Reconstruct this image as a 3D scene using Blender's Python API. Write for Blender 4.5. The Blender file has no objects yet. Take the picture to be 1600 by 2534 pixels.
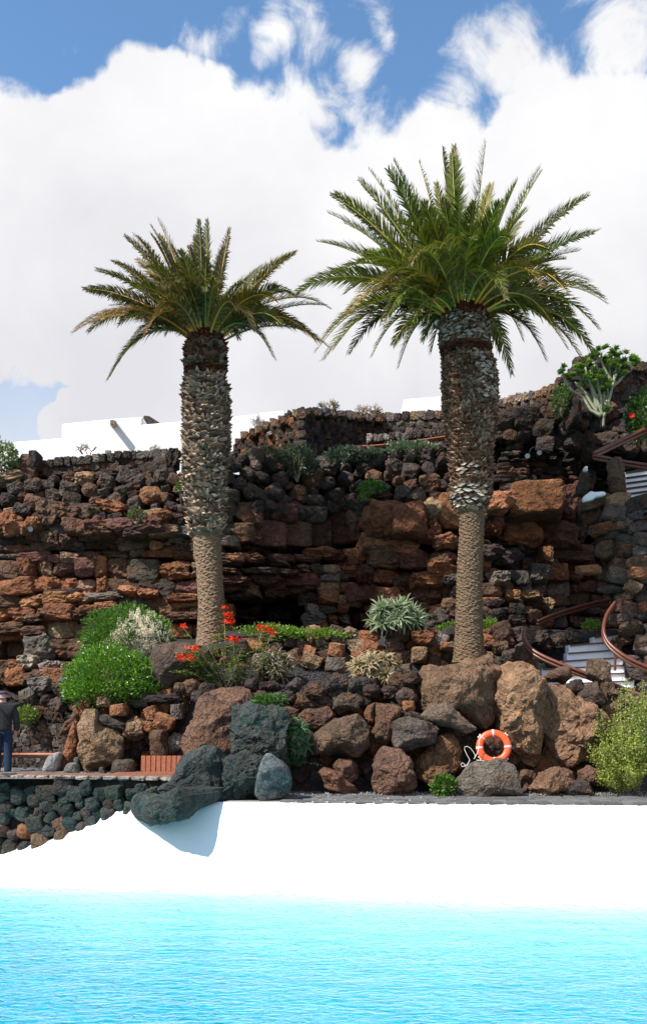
import bpy, math, random
import numpy as np
from mathutils import Vector, Matrix, Euler, noise
R = random.Random(7)
sc = bpy.context.scene
F = 2320.0; CX = 800.0; HY = 1776.0; CAMZ = 1.6          # photo pixels <-> metres

def P(px, py, Y):
    return Vector(((px - CX) * Y / F, Y, CAMZ + (HY - py) * Y / F))
def ZP(py, Y): return CAMZ + (HY - py) * Y / F
def U(a, b): return R.uniform(a, b)
def lerp(a, b, t): return a + (b - a) * t
def interp(x, tab):
    if x <= tab[0][0]: return tab[0][1]
    for (a, va), (b, vb) in zip(tab, tab[1:]):
        if x <= b: return va + (vb - va) * (x - a) / (b - a)
    return tab[-1][1]

# ------------------------------------------------------------------ camera
cam_d = bpy.data.cameras.new('camera'); cam = bpy.data.objects.new('camera', cam_d)
sc.collection.objects.link(cam); sc.camera = cam
cam.location = (0, 0, CAMZ); cam.rotation_euler = (math.radians(90), 0, 0)
cam_d.sensor_fit = 'HORIZONTAL'; cam_d.sensor_width = 36.0; cam_d.lens = 36.0 * F / 1600.0
cam_d.shift_y = (HY - 1267.0) / 1600.0
cam_d.clip_start = 0.1; cam_d.clip_end = 3000

# ------------------------------------------------------------------ light
SUN = Vector((-0.88, -0.60, 1.17)).normalized()            # towards the sun
sl = bpy.data.lights.new('sun', 'SUN'); sl.energy = 5.0; sl.angle = math.radians(0.5); sl.color = (1.0, 0.955, 0.89)
so = bpy.data.objects.new('sun', sl); sc.collection.objects.link(so); so.location = (-20, -15, 30)
so.rotation_euler = SUN.to_track_quat('Z', 'Y').to_euler()
sc.view_settings.view_transform = 'Standard'; sc.view_settings.look = 'None'
sc.view_settings.exposure = 0.55; sc.view_settings.gamma = 1.0
try: sc.view_settings.use_curve_mapping = False
except Exception: pass
sc.cycles.max_bounces = 8; sc.cycles.transparent_max_bounces = 24
sc.cycles.diffuse_bounces = 3; sc.cycles.caustics_reflective = False; sc.cycles.caustics_refractive = False

class NT:
    """short node-tree helper"""
    def __init__(s, tree):
        s.t = tree; s.n = tree.nodes; s.l = tree.links
    def node(s, typ, **kw):
        n = s.n.new(typ)
        for k, v in kw.items():
            if k in ('inputs',):
                for kk, vv in v.items():
                    if hasattr(vv, 'links') or isinstance(vv, bpy.types.NodeSocket): s.l.new(vv, n.inputs[kk])
                    else: n.inputs[kk].default_value = vv
            else: setattr(n, k, v)
        return n
    def math(s, op, a, b=0.0, c=0.0, clamp=False):
        n = s.n.new('ShaderNodeMath'); n.operation = op; n.use_clamp = clamp
        for i, v in enumerate((a, b, c)):
            if isinstance(v, bpy.types.NodeSocket): s.l.new(v, n.inputs[i])
            else: n.inputs[i].default_value = v
        return n.outputs[0]
    def mix(s, f, a, b, mode='MIX'):
        n = s.n.new('ShaderNodeMix'); n.data_type = 'RGBA'; n.blend_type = mode; n.clamp_factor = True
        for k, v in ((0, f), (6, a), (7, b)):
            if isinstance(v, bpy.types.NodeSocket): s.l.new(v, n.inputs[k])
            else: n.inputs[k].default_value = (v if k == 0 else ((v[0], v[1], v[2], 1.0) if not isinstance(v, float) else (v, v, v, 1)))
        return n.outputs[2]
    def ramp(s, f, stops, interp='LINEAR'):
        n = s.n.new('ShaderNodeValToRGB'); s.l.new(f, n.inputs[0]); e = n.color_ramp.elements; n.color_ramp.interpolation = interp
        while len(e) < len(stops): e.new(0.5)
        for k, (p, c) in enumerate(stops):
            e[k].position = p; e[k].color = (c, c, c, 1) if isinstance(c, (int, float)) else (c[0], c[1], c[2], 1)
        return n.outputs[0]
    def noise(s, vec, scale, detail=4.0, rough=0.55, dist=0.0):
        n = s.n.new('ShaderNodeTexNoise'); s.l.new(vec, n.inputs['Vector']); n.inputs['Scale'].default_value = scale
        n.inputs['Detail'].default_value = detail; n.inputs['Roughness'].default_value = rough; n.inputs['Distortion'].default_value = dist
        return n.outputs['Fac']
    def maprange(s, v, a, b, c=0.0, d=1.0, smooth=True):
        n = s.n.new('ShaderNodeMapRange'); n.interpolation_type = 'SMOOTHSTEP' if smooth else 'LINEAR'; n.clamp = True if not smooth else n.clamp
        s.l.new(v, n.inputs['Value'])
        for k, x in (('From Min', a), ('From Max', b), ('To Min', c), ('To Max', d)): n.inputs[k].default_value = x
        return n.outputs['Result']

# world: blue sky with broad white cloud banks, laid out by direction
w = bpy.data.worlds.new('World'); sc.world = w; w.use_nodes = True
T = NT(w.node_tree); T.n.clear()
SKY = T.node('ShaderNodeTexSky', sky_type='NISHITA', sun_disc=False)
SKY.sun_elevation = math.asin(SUN.z); SKY.sun_rotation = math.atan2(SUN.x, SUN.y)
SKY.air_density = 1.0; SKY.dust_density = 0.6; SKY.ozone_density = 1.6
tc = T.node('ShaderNodeTexCoord')
nv = T.node('ShaderNodeVectorMath', operation='NORMALIZE'); T.l.new(tc.outputs['Generated'], nv.inputs[0]); nvv = nv.outputs[0]
n1 = T.noise(nvv, 5.5, 9.0, 0.58, 0.15); n2 = T.noise(nvv, 15.0, 7.0, 0.62, 0.6)
warp = T.node('ShaderNodeTexNoise'); T.l.new(nvv, warp.inputs['Vector']); warp.inputs['Scale'].default_value = 7.0; warp.inputs['Detail'].default_value = 5.0
wv = T.node('ShaderNodeVectorMath', operation='MULTIPLY_ADD'); T.l.new(warp.outputs['Color'], wv.inputs[0]); wv.inputs[1].default_value = (0.11, 0.11, 0.11)
shf = T.node('ShaderNodeVectorMath', operation='SUBTRACT'); T.l.new(nvv, shf.inputs[0]); shf.inputs[1].default_value = (0.055, 0.055, 0.055)
T.l.new(shf.outputs[0], wv.inputs[2]); wdir = wv.outputs[0]
solid = [(-40, 600, 360), (260, 700, 330), (120, 530, 180), (235, 440, 180), (400, 440, 270), (545, 440, 185), (620, 620, 330), (810, 640, 275), (1000, 740, 360),
         (1270, 860, 420), (1470, 590, 400), (1260, 500, 160), (1600, 420, 260), (330, 850, 230), (700, 960, 330), (1100, 1080, 330),
         (1500, 1050, 420), (215, 1085, 120), (330, 1160, 160), (1800, 800, 500), (-250, 520, 260)]
weak = [(110, 45, 95, .50), (510, 110, 80, .55), (650, 118, 60, .5), (760, 108, 70, .5), (845, 152, 60, .52), (910, 30, 70, .40), (1510, 50, 130, .62),
        (1190, 180, 150, .60), (1330, 260, 170, .66), (1130, 290, 90, .55), (1250, 90, 80, .48), (760, 300, 90, .6), (900, 390, 90, .6), (70, 215, 60, .3), (390, 40, 60, .4)]
RW = random.Random(11)
blobs = []
for (x, y, r) in solid:
    d = Vector(((x - CX) / F, 1.0, (HY - y) / F)); k = 1 / d.length; blobs.append((d.normalized(), r / F * k, 1.4))
for (x, y, r, wt) in weak:
    d = Vector(((x - CX) / F, 1.0, (HY - y) / F)); k = 1 / d.length; blobs.append((d.normalized(), r / F * k * 1.6, wt + .04))
while len(blobs) < 58:
    d = Vector((RW.gauss(0, 1), RW.gauss(0, 1), abs(RW.gauss(0, .5)))).normalized()
    if d.y > 0.55 and abs(d.x) < 0.5: continue
    blobs.append((d, RW.uniform(.12, .32), RW.choice((1.4, .7, 1.4))))
acc = None
for d, r, wt in blobs:
    q = T.node('ShaderNodeVectorMath', operation='DISTANCE'); T.l.new(wdir, q.inputs[0]); q.inputs[1].default_value = d
    m = T.maprange(q.outputs['Value'], r * 1.16, r * (0.70 if wt > 1.0 else .0), 0.0, wt)
    acc = m if acc is None else T.math('MAXIMUM', acc, m)
dens = T.math('ADD', acc, T.math('ADD', T.math('MULTIPLY', T.math('SUBTRACT', n1, 0.5), 2.3), T.math('MULTIPLY', T.math('SUBTRACT', n2, 0.5), 1.5)))
cover = T.maprange(dens, 0.34, 0.80)
sep = T.node('ShaderNodeSeparateXYZ'); T.l.new(nvv, sep.inputs[0])
elev = T.maprange(sep.outputs['Z'], 0.30, 0.62)
cover = T.math('MAXIMUM', cover, T.maprange(sep.outputs['Z'], 0.52, 0.18, 0.0, 0.9))
n3 = T.noise(nvv, 5.0, 6.0, 0.55, 0.3)
whiteness = T.math('ADD', T.math('MULTIPLY', elev, 0.52), T.math('MULTIPLY', T.math('SUBTRACT', n3, 0.40), 1.9), 0.0, True)
ccol = T.mix(whiteness, (0.60, 0.60, 0.635), (0.80, 0.80, 0.805))
bgs = T.node('ShaderNodeBackground'); T.l.new(T.mix(1.0, SKY.outputs[0], (0.78, 0.99, 1.08), 'MULTIPLY'), bgs.inputs[0]); bgs.inputs[1].default_value = 0.14
bgc = T.node('ShaderNodeBackground'); T.l.new(ccol, bgc.inputs[0]); bgc.inputs[1].default_value = 0.88
mx = T.node('ShaderNodeMixShader'); T.l.new(cover, mx.inputs[0]); T.l.new(bgs.outputs[0], mx.inputs[1]); T.l.new(bgc.outputs[0], mx.inputs[2])
wo = T.node('ShaderNodeOutputWorld'); T.l.new(mx.outputs[0], wo.inputs[0])

# ------------------------------------------------------------------ materials
MAT = {}
def newmat(name):
    m = bpy.data.materials.new(name); m.use_nodes = True; m.node_tree.nodes.clear(); MAT[name] = m
    T = NT(m.node_tree); T.out = T.node('ShaderNodeOutputMaterial')
    T.bsdf = T.node('ShaderNodeBsdfPrincipled'); T.l.new(T.bsdf.outputs[0], T.out.inputs[0])
    T.pos = T.node('ShaderNodeNewGeometry').outputs['Position']
    return m, T
def spec(T, rough, sp=0.3):
    T.bsdf.inputs['Roughness'].default_value = rough; T.bsdf.inputs['Specular IOR Level'].default_value = sp
def bump(T, h, strength, dist, prev=None):
    b = T.node('ShaderNodeBump'); b.inputs['Strength'].default_value = strength; b.inputs['Distance'].default_value = dist
    T.l.new(h, b.inputs['Height'])
    if prev is not None: T.l.new(prev, b.inputs['Normal'])
    return b.outputs[0]
def tintcol(T):
    oi = T.node('ShaderNodeObjectInfo'); at = T.node('ShaderNodeAttribute', attribute_name='tint')
    return T.mix(1.0, oi.outputs['Color'], at.outputs['Color'], 'MULTIPLY')

def rockmat(name, rust=(0.25, 0.095, 0.04), amt=0.45, pits=0.5):
    m, T = newmat(name); base = tintcol(T)
    a = T.noise(T.pos, 2.3, 7, 0.62); b = T.noise(T.pos, 17.0, 5, 0.65)
    v = T.math('ADD', T.math('MULTIPLY', a, 1.9), T.math('MULTIPLY', b, 1.25)); v = T.math('SUBTRACT', v, 0.62)
    c = T.mix(1.0, base, T.ramp(T.math('MULTIPLY', v, 0.5), [(0.0, 0.14), (0.5, 1.05), (1.0, 2.3)]), 'MULTIPLY')
    r = T.noise(T.pos, 3.1, 6, 0.7, 0.5)
    c = T.mix(T.math('MULTIPLY', T.maprange(r, 0.50, 0.68), amt), c, rust)
    g = T.noise(T.pos, 6.3, 6, 0.7)
    c = T.mix(T.math('MULTIPLY', T.maprange(g, 0.60, 0.74), 0.35), c, (0.26, 0.21, 0.17))
    T.l.new(c, T.bsdf.inputs['Base Color']); spec(T, 0.92, 0.18)
    vo = T.node('ShaderNodeTexVoronoi'); T.l.new(T.pos, vo.inputs['Vector']); vo.inputs['Scale'].default_value = 21.0
    ve = T.node('ShaderNodeTexVoronoi', feature='DISTANCE_TO_EDGE'); ve.inputs['Scale'].default_value = 3.4
    wn = T.node('ShaderNodeTexNoise'); T.l.new(T.pos, wn.inputs['Vector']); wn.inputs['Scale'].default_value = 2.5; wn.inputs['Detail'].default_value = 5
    wa = T.node('ShaderNodeVectorMath', operation='MULTIPLY_ADD'); T.l.new(wn.outputs['Color'], wa.inputs[0]); wa.inputs[1].default_value = (.5, .5, .5); T.l.new(T.pos, wa.inputs[2]); T.l.new(wa.outputs[0], ve.inputs['Vector'])
    crk = T.maprange(ve.outputs['Distance'], 0.0, 0.07)
    h = bump(T, T.noise(T.pos, 6.5, 8, 0.70, 0.3), 1.0, 0.14)
    h = bump(T, crk, 0.8, 0.06, h)
    h = bump(T, vo.outputs['Distance'], pits, 0.03, h)
    T.l.new(h, T.bsdf.inputs['Normal']); return m
rockmat('lava_rock'); rockmat('wall_rock', amt=0.25, pits=0.35); rockmat('rust_rock', (0.30, 0.12, 0.05), 0.75)
rockmat('teal_rock', (0.010, 0.055, 0.052), 0.85, 0.4)
rockmat('smooth_stone', (0.2, 0.19, 0.18), 0.1, 0.05)

def simple(name, col, rough=0.7, sp=0.3, nscale=8.0, var=0.25, bmp=0.0, bdist=0.01, tint=False, metal=0.0):
    m, T = newmat(name); base = tintcol(T) if tint else None
    n = T.noise(T.pos, nscale, 5, 0.6)
    f = T.ramp(n, [(0.25, 1 - var), (0.75, 1 + var)])
    c = T.mix(1.0, base if tint else (col[0], col[1], col[2]), f, 'MULTIPLY')
    T.l.new(c, T.bsdf.inputs['Base Color']); spec(T, rough, sp); T.bsdf.inputs['Metallic'].default_value = metal
    if bmp: T.l.new(bump(T, T.noise(T.pos, nscale * 2.5, 6, 0.65), bmp, bdist), T.bsdf.inputs['Normal'])
    return m
simple('white_wall', (0.80, 0.80, 0.79), 0.85, 0.2, 1.3, 0.03, 0.25, 0.02)
simple('pool_plaster', (0.80, 0.81, 0.81), 0.6, 0.3, 0.9, 0.05, 0.35, 0.03)
simple('pool_floor', (0.72, 0.80, 0.81), 0.7, 0.2, 0.9, 0.05)
simple('step_white', (0.78, 0.79, 0.80), 0.8, 0.2, 5, 0.05, 0.3, 0.01)
simple('earth', (0.032, 0.027, 0.024), 0.95, 0.1, 3, 0.4, 0.8, 0.08)
simple('cinder', (0.045, 0.042, 0.042), 0.95, 0.15, 30, 0.5, 1.0, 0.03)
simple('grey_gravel', (0.17, 0.165, 0.16), 0.9, 0.2, 40, 0.5, 1.0, 0.02)
simple('mortar', (0.36, 0.34, 0.31), 0.9, 0.15, 20, 0.3, 0.5, 0.01)
simple('flagstone', (0, 0, 0), 0.75, 0.3, 9, 0.3, 0.5, 0.012, True)
simple('wood_rail', (0.13, 0.040, 0.020), 0.38, 0.5, 14, 0.35, 0.3, 0.004)
simple('bench_wood', (0.30, 0.095, 0.045), 0.55, 0.35, 18, 0.3, 0.3, 0.004)
simple('dark_metal', (0.018, 0.016, 0.015), 0.5, 0.4, 8, 0.2)
simple('glass_grey', (0.22, 0.26, 0.28), 0.15, 0.6, 8, 0.1)
simple('ring_orange', (0.80, 0.105, 0.03), 0.42, 0.5, 6, 0.06)
simple('ring_tape', (0.62, 0.56, 0.52), 0.4, 0.5, 20, 0.15)
simple('rope_white', (0.72, 0.66, 0.58), 0.8, 0.2, 60, 0.15)
simple('jacket_cloth', (0.032, 0.030, 0.030), 0.85, 0.2, 22, 0.3, 0.4, 0.01)
simple('denim', (0.016, 0.034, 0.066), 0.85, 0.2, 30, 0.3, 0.4, 0.01)
simple('cap_cloth', (0.055, 0.055, 0.105), 0.8, 0.2, 40, 0.15)
simple('skin', (0.52, 0.27, 0.20), 0.55, 0.35, 12, 0.08)
simple('hair_grey', (0.20, 0.19, 0.18), 0.8, 0.3, 60, 0.3)
simple('shoe_leather', (0.03, 0.025, 0.022), 0.5, 0.4, 12, 0.2)
simple('succulent_stem', (0.30, 0.31, 0.20), 0.7, 0.3, 12, 0.25, 0.3, 0.01)
simple('dry_twig', (0.30, 0.23, 0.15), 0.85, 0.15, 15, 0.3)
simple('fibre_red', (0.17, 0.060, 0.030), 0.95, 0.1, 30, 0.4, 0.8, 0.02)
simple('palm_bark', (0, 0, 0), 0.92, 0.15, 26, 0.45, 0.9, 0.02, True)
simple('cut_white', (0, 0, 0), 0.85, 0.2, 20, 0.35, 0.5, 0.01, True)
simple('rachis_green', (0, 0, 0), 0.5, 0.4, 12, 0.15, 0, 0, True)
def leafmat(name, rough=0.42, sp=0.45, trans=0.30, tcol=(1.0, 1.25, 0.45)):
    m, T = newmat(name); c = tintcol(T)
    n = T.noise(T.pos, 4.0, 4, 0.6); c = T.mix(1.0, c, T.ramp(n, [(0.3, 0.75), (0.7, 1.25)]), 'MULTIPLY')
    T.l.new(c, T.bsdf.inputs['Base Color']); spec(T, rough, sp)
    tr = T.node('ShaderNodeBsdfTranslucent'); T.l.new(T.mix(1.0, c, tcol, 'MULTIPLY'), tr.inputs[0])
    mx = T.node('ShaderNodeMixShader'); mx.inputs[0].default_value = trans
    T.l.new(T.bsdf.outputs[0], mx.inputs[1]); T.l.new(tr.outputs[0], mx.inputs[2]); T.l.new(mx.outputs[0], T.out.inputs[0]); return m
leafmat('leaf'); leafmat('palm_leaf', 0.5, 0.25, 0.25, (1.2, 1.3, 0.5)); leafmat('petal', 0.6, 0.2, 0.35, (1.1, 0.8, 0.6)); leafmat('glossy_leaf', 0.22, 0.6, 0.25)
# cliff face sheet behind the stones
m, T = newmat('cliff_face')
cm = T.node('ShaderNodeMapping'); T.l.new(T.pos, cm.inputs[0]); cm.inputs['Scale'].default_value = (0.8, 0.8, 2.6)
a = T.noise(cm.outputs[0], 1.5, 7, 0.65, 0.4); b = T.noise(T.pos, 11, 6, 0.7)
c = T.mix(1.0, tintcol(T), T.ramp(a, [(0.30, 0.45), (0.5, 0.95), (0.7, 1.5)]), 'MULTIPLY')
c = T.mix(1.0, c, T.ramp(b, [(0.3, 0.45), (0.7, 1.5)]), 'MULTIPLY')
T.l.new(c, T.bsdf.inputs['Base Color']); spec(T, 0.95, 0.15)
T.l.new(bump(T, b, 1.0, 0.12, bump(T, a, 0.8, 0.2)), T.bsdf.inputs['Normal'])
# water: rippled surface over a white basin, the water itself absorbs red
m, T = newmat('pool_water'); T.n.remove(T.bsdf)
mp = T.node('ShaderNodeMapping'); T.l.new(T.pos, mp.inputs[0]); mp.inputs['Scale'].default_value = (0.75, 1.5, 1)
h1 = T.noise(mp.outputs[0], 8.5, 4, 0.6, 0.7); h2 = T.noise(mp.outputs[0], 1.3, 2, 0.5, 0.3)
nb = bump(T, h1, 0.7, 0.032, bump(T, h2, 0.5, 0.06))
gl = T.node('ShaderNodeBsdfGlossy'); gl.inputs['Roughness'].default_value = 0.06; T.l.new(nb, gl.inputs['Normal'])
tr = T.node('ShaderNodeBsdfTransparent')
fr = T.node('ShaderNodeFresnel'); fr.inputs['IOR'].default_value = 1.33; T.l.new(nb, fr.inputs['Normal'])
mx = T.node('ShaderNodeMixShader'); T.l.new(fr.outputs[0], mx.inputs[0]); T.l.new(tr.outputs[0], mx.inputs[1]); T.l.new(gl.outputs[0], mx.inputs[2])
T.l.new(mx.outputs[0], T.out.inputs[0])
va = T.node('ShaderNodeVolumeAbsorption'); va.inputs['Color'].default_value = (0.0, 0.90, 0.962, 1); va.inputs['Density'].default_value = 1.15
T.l.new(va.outputs[0], T.out.inputs['Volume'])

# ------------------------------------------------------------------ mesh helpers
def tag(o, label=None, cat=None, group=None, kind=None):
    if label: o['label'] = label
    if cat: o['category'] = cat
    if group: o['group'] = group
    if kind: o['kind'] = kind
    return o
def attach(o, parent):
    """o.location is in the world; keep it there under an unrotated parent"""
    if parent is not None:
        o.parent = parent; o.location = Vector(o.location) - Vector(parent.get('_w', (0, 0, 0)))
    return o
def empty(name, loc, label=None, cat=None, group=None, kind=None):
    o = bpy.data.objects.new(name, None); sc.collection.objects.link(o); o.location = loc; o['_w'] = tuple(loc)
    o.empty_display_size = 0.2
    return tag(o, label, cat, group, kind)
class Soup:
    def __init__(s): s.v = []; s.f = []; s.t = []
    def add(s, verts, faces, tint=(1, 1, 1)):
        k = len(s.v); s.v.extend([tuple(v) for v in verts]); s.f.extend([tuple(i + k for i in f) for f in faces]); s.t.extend([tuple(tint)] * len(verts))
    def tube(s, pts, rad, n=6, tint=(1, 1, 1), cap=True):
        pts = [Vector(p) for p in pts]; rings = []; up = Vector((0.03, 0.05, 1)).normalized()
        for i, p in enumerate(pts):
            t = (pts[min(i + 1, len(pts) - 1)] - pts[max(i - 1, 0)]).normalized()
            a = t.cross(up)
            if a.length < 0.05: a = t.cross(Vector((1, 0, 0)))
            a.normalize(); b = t.cross(a); r = rad[i] if isinstance(rad, (list, tuple)) else rad
            rings.append([p + (a * math.cos(2 * math.pi * k / n) + b * math.sin(2 * math.pi * k / n)) * r for k in range(n)])
        vs = [v for r_ in rings for v in r_]; fs = []
        for i in range(len(pts) - 1):
            for k in range(n): fs.append((i * n + k, i * n + (k + 1) % n, (i + 1) * n + (k + 1) % n, (i + 1) * n + k))
        if cap: fs.append(tuple(range(n))[::-1]); fs.append(tuple((len(pts) - 1) * n + k for k in range(n)))
        s.add(vs, fs, tint)
    def box(s, c, h, rot=None, tint=(1, 1, 1), bev=0.0):
        M = rot.to_matrix() if rot else Matrix.Identity(3); c = Vector(c)
        if not bev:
            vs = [c + M @ Vector((x * h[0], y * h[1], z * h[2])) for x in (-1, 1) for y in (-1, 1) for z in (-1, 1)]
            s.add(vs, [(0, 1, 3, 2), (4, 6, 7, 5), (0, 4, 5, 1), (2, 3, 7, 6), (0, 2, 6, 4), (1, 5, 7, 3)], tint)
        else:
            vs = []; idx = {}
            for x in (-1, 1):
                for y in (-1, 1):
                    for z in (-1, 1):
                        for ax in range(3):
                            q = [x * (h[0] - bev), y * (h[1] - bev), z * (h[2] - bev)]; q[ax] = (x, y, z)[ax] * h[ax]
                            idx[(x, y, z, ax)] = len(vs); vs.append(c + M @ Vector(q))
            fs = []
            for ax in range(3):
                o1, o2 = [k for k in range(3) if k != ax]
                for sg in (-1, 1):
                    q = []
                    for (a_, b_) in ((-1, -1), (1, -1), (1, 1), (-1, 1)):
                        k = [0, 0, 0]; k[ax] = sg; k[o1] = a_; k[o2] = b_; q.append(idx[(k[0], k[1], k[2], ax)])
                    fs.append(tuple(q))
                for a_ in (-1, 1):
                    for b_ in (-1, 1):
                        k1 = [0, 0, 0]; k1[o1] = a_; k1[o2] = b_; k1[ax] = -1; k2 = list(k1); k2[ax] = 1
                        fs.append((idx[(*k1, o1)], idx[(*k2, o1)], idx[(*k2, o2)], idx[(*k1, o2)]))
            for x in (-1, 1):
                for y in (-1, 1):
                    for z in (-1, 1): fs.append(tuple(idx[(x, y, z, a_)] for a_ in range(3)))
            s.add(vs, fs, tint)
    def mesh(s, name, org=(0, 0, 0), smooth=False):
        me = bpy.data.meshes.new(name); o = Vector(org)
        me.from_pydata([(v[0] - o.x, v[1] - o.y, v[2] - o.z) for v in s.v], [], s.f); me.update()
        at = me.color_attributes.new('tint', 'FLOAT_COLOR', 'POINT')
        arr = np.ones((len(s.v), 4), dtype=np.float32); arr[:, :3] = np.array(s.t, dtype=np.float32).reshape(-1, 3); at.data.foreach_set('color', arr.ravel())
        if smooth: me.polygons.foreach_set('use_smooth', [True] * len(me.polygons))
        return me
    def build(s, name, mat, parent=None, smooth=False, color=None, org=None, **kw):
        if org is None:
            a = np.array([tuple(v) for v in s.v]); org = ((a[:, 0].min() + a[:, 0].max()) / 2, (a[:, 1].min() + a[:, 1].max()) / 2, a[:, 2].min())
        me = s.mesh(name, org, smooth); me.materials.append(MAT[mat] if isinstance(mat, str) else mat)
        o = bpy.data.objects.new(name, me); sc.collection.objects.link(o); o.location = org; o['_w'] = tuple(float(x) for x in org)
        if color: o.color = (*color, 1)
        attach(o, parent); return tag(o, **kw)

# ------------------------------------------------------------------ rock library
def ico(sub):
    import bmesh
    bm = bmesh.new(); bmesh.ops.create_icosphere(bm, subdivisions=sub, radius=1.0)
    v = np.array([tuple(x.co) for x in bm.verts]); f = [tuple(q.index for q in p.verts) for p in bm.faces]; bm.free(); return v, f
ICO = {k: ico(k) for k in (2, 3, 4, 5)}
def fnoise(v, sc_, off, octv=3):
    return np.array([noise.fractal(Vector((p[0] * sc_ + off, p[1] * sc_ - off, p[2] * sc_ + off * .5)), 0.75, 2.1, octv) for p in v])
def rock_verts(sub, kind, rr):
    v, f = ICO[sub]; v = v.copy(); off = rr.uniform(0, 90)
    p = {'round': 3.0, 'block': 16.0, 'slab': 12.0, 'crag': 4.5}[kind]
    r = (np.abs(v) ** p).sum(1) ** (-1 / p); v *= r[:, None]
    cuts = {'round': 9, 'block': 7, 'slab': 5, 'crag': 10}[kind]
    for _ in range(cuts):
        n = np.array([rr.gauss(0, 1), rr.gauss(0, 1), rr.gauss(0, 1)]); n /= np.linalg.norm(n)
        far = (v @ n).max(); d = far * (rr.uniform(.70, .92) if kind != 'slab' else rr.uniform(.8, .94))
        over = np.maximum(v @ n - d, 0); v -= over[:, None] * n[None, :] * 0.95
    amp = {'round': .10, 'block': .09, 'slab': .09, 'crag': .22}[kind]
    nn = v / np.linalg.norm(v, axis=1)[:, None]
    v = v + nn * (fnoise(v, 1.4, off, 2) * amp + fnoise(v, 4.0, off + 9, 3) * amp * 0.55)[:, None]
    mn, mxx = v.min(0), v.max(0); v = (v - (mn + mxx) / 2) / ((mxx - mn) / 2)
    return v, f
LIB = {}
for kind, cnt in (('round', 9), ('block', 9), ('slab', 6), ('crag', 9)):
    LIB[kind] = []
    for k in range(cnt):
        rr = random.Random(ord(kind[0]) * 100 + k); v, f = rock_verts(4, kind, rr)
        s = Soup(); s.add(v.tolist(), f); LIB[kind].append((s.mesh(kind + '_stone'), v, f))
_meshcache = {}
def libmesh(kind, k, mat):
    key = (kind, k, mat)
    if key not in _meshcache:
        me = LIB[kind][k][0].copy(); me.materials.append(MAT[mat]); _meshcache[key] = me
    return _meshcache[key]

PAL = {'dark': (0.050, 0.040, 0.035), 'basalt': (0.080, 0.064, 0.054), 'brown': (0.125, 0.073, 0.047), 'rust': (0.225, 0.095, 0.048), 'orange': (0.31, 0.14, 0.068),
       'tan': (0.27, 0.175, 0.105), 'grey': (0.155, 0.130, 0.112), 'pale': (0.36, 0.30, 0.25), 'teal': (0.048, 0.058, 0.050), 'maroon': (0.13, 0.062, 0.046)}
def pick(wts, rr=R):
    tot = sum(wts.values()); x = rr.uniform(0, tot)
    for k, v in wts.items():
        x -= v
        if x <= 0: break
    c = PAL[k]; g = rr.uniform(.75, 1.3); return tuple(min(1, q * g * rr.uniform(.93, 1.07)) for q in c)

class Stones:
    """collects stones of one thing; the largest 300 become parts, the rest one stuff part"""
    def __init__(s, parent, mat='lava_rock', part='stone', limit=300): s.p = parent; s.m = mat; s.q = []; s.part = part; s.limit = limit
    def put(s, loc, half, kind, col, rot=(0, 0, 0)):
        s.q.append((loc, half, kind, R.randrange(len(LIB[kind])), col, rot))
    def px(s, px, py, Y, wd, ht, dep, kind, col, rot=(0, 0, 0), yoff=0):
        k = Y / F; s.put(P(px, py, Y + yoff), (wd / 2 * k, dep, ht / 2 * k), kind, col, rot)
    def done(s):
        s.q.sort(key=lambda e: -e[1][0] * e[1][2] / max(e[0].y, 1) ** 2)
        for loc, half, kind, k, col, rot in s.q[:s.limit]:
            o = bpy.data.objects.new(s.part, libmesh(kind, k, s.m)); sc.collection.objects.link(o)
            o.location = loc; o.scale = half; o.rotation_euler = rot; o.color = (*col, 1); attach(o, s.p)
        rest = s.q[s.limit:]
        if rest:
            S = Soup()
            for loc, half, kind, k, col, rot in rest:
                M = Euler(rot).to_matrix(); v = LIB[kind][k][1] * np.array(half)[None, :]; v = v @ np.array(M).T + np.array(loc)
                S.add(v.tolist(), LIB[kind][k][2], col)
            S.build('small_' + s.part + 's', s.m, s.p, color=(1, 1, 1), kind='stuff')
        print('stones', s.p.name, len(s.q))
def inpoly(x, y, poly):
    c = False; j = len(poly) - 1
    for i in range(len(poly)):
        (xi, yi), (xj, yj) = poly[i], poly[j]
        if (yi > y) != (yj > y) and x < (xj - xi) * (y - yi) / (yj - yi) + xi: c = not c
        j = i
    return c
def courses(st, poly, rh, wr, Yf, kinds, wts, dep=0.3, ledge=0.12, yj=0.10, tilt=0.12, over=1.10, wobble=0, colf=None):
    xs = [p[0] for p in poly]; ys = [p[1] for p in poly]; y = max(ys) + U(-5, 5)
    while y > min(ys) - rh[0]:
        h = U(*rh); cy = y - h / 2; x = min(xs) - U(0, wr[1]); lo = U(-ledge, ledge); ph = U(0, 6)
        while x < max(xs) + wr[0]:
            wd = U(*wr); cx_ = x + wd / 2; yy = cy + math.sin(cx_ * .012 + ph) * wobble + U(-1, 1) * h * .08
            if inpoly(cx_, yy, poly):
                hh = h * U(.88, 1.22)
                w_ = colf(cx_, yy) if colf else wts
                st.px(cx_, yy, Yf(cx_, yy) + lo + U(-yj, yj), wd * over, hh * over, dep * U(.8, 1.3), R.choice(kinds), pick(w_),
                      (U(-tilt, tilt), U(-tilt, tilt), U(-tilt, tilt)))
            x += wd
        y -= h
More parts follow.
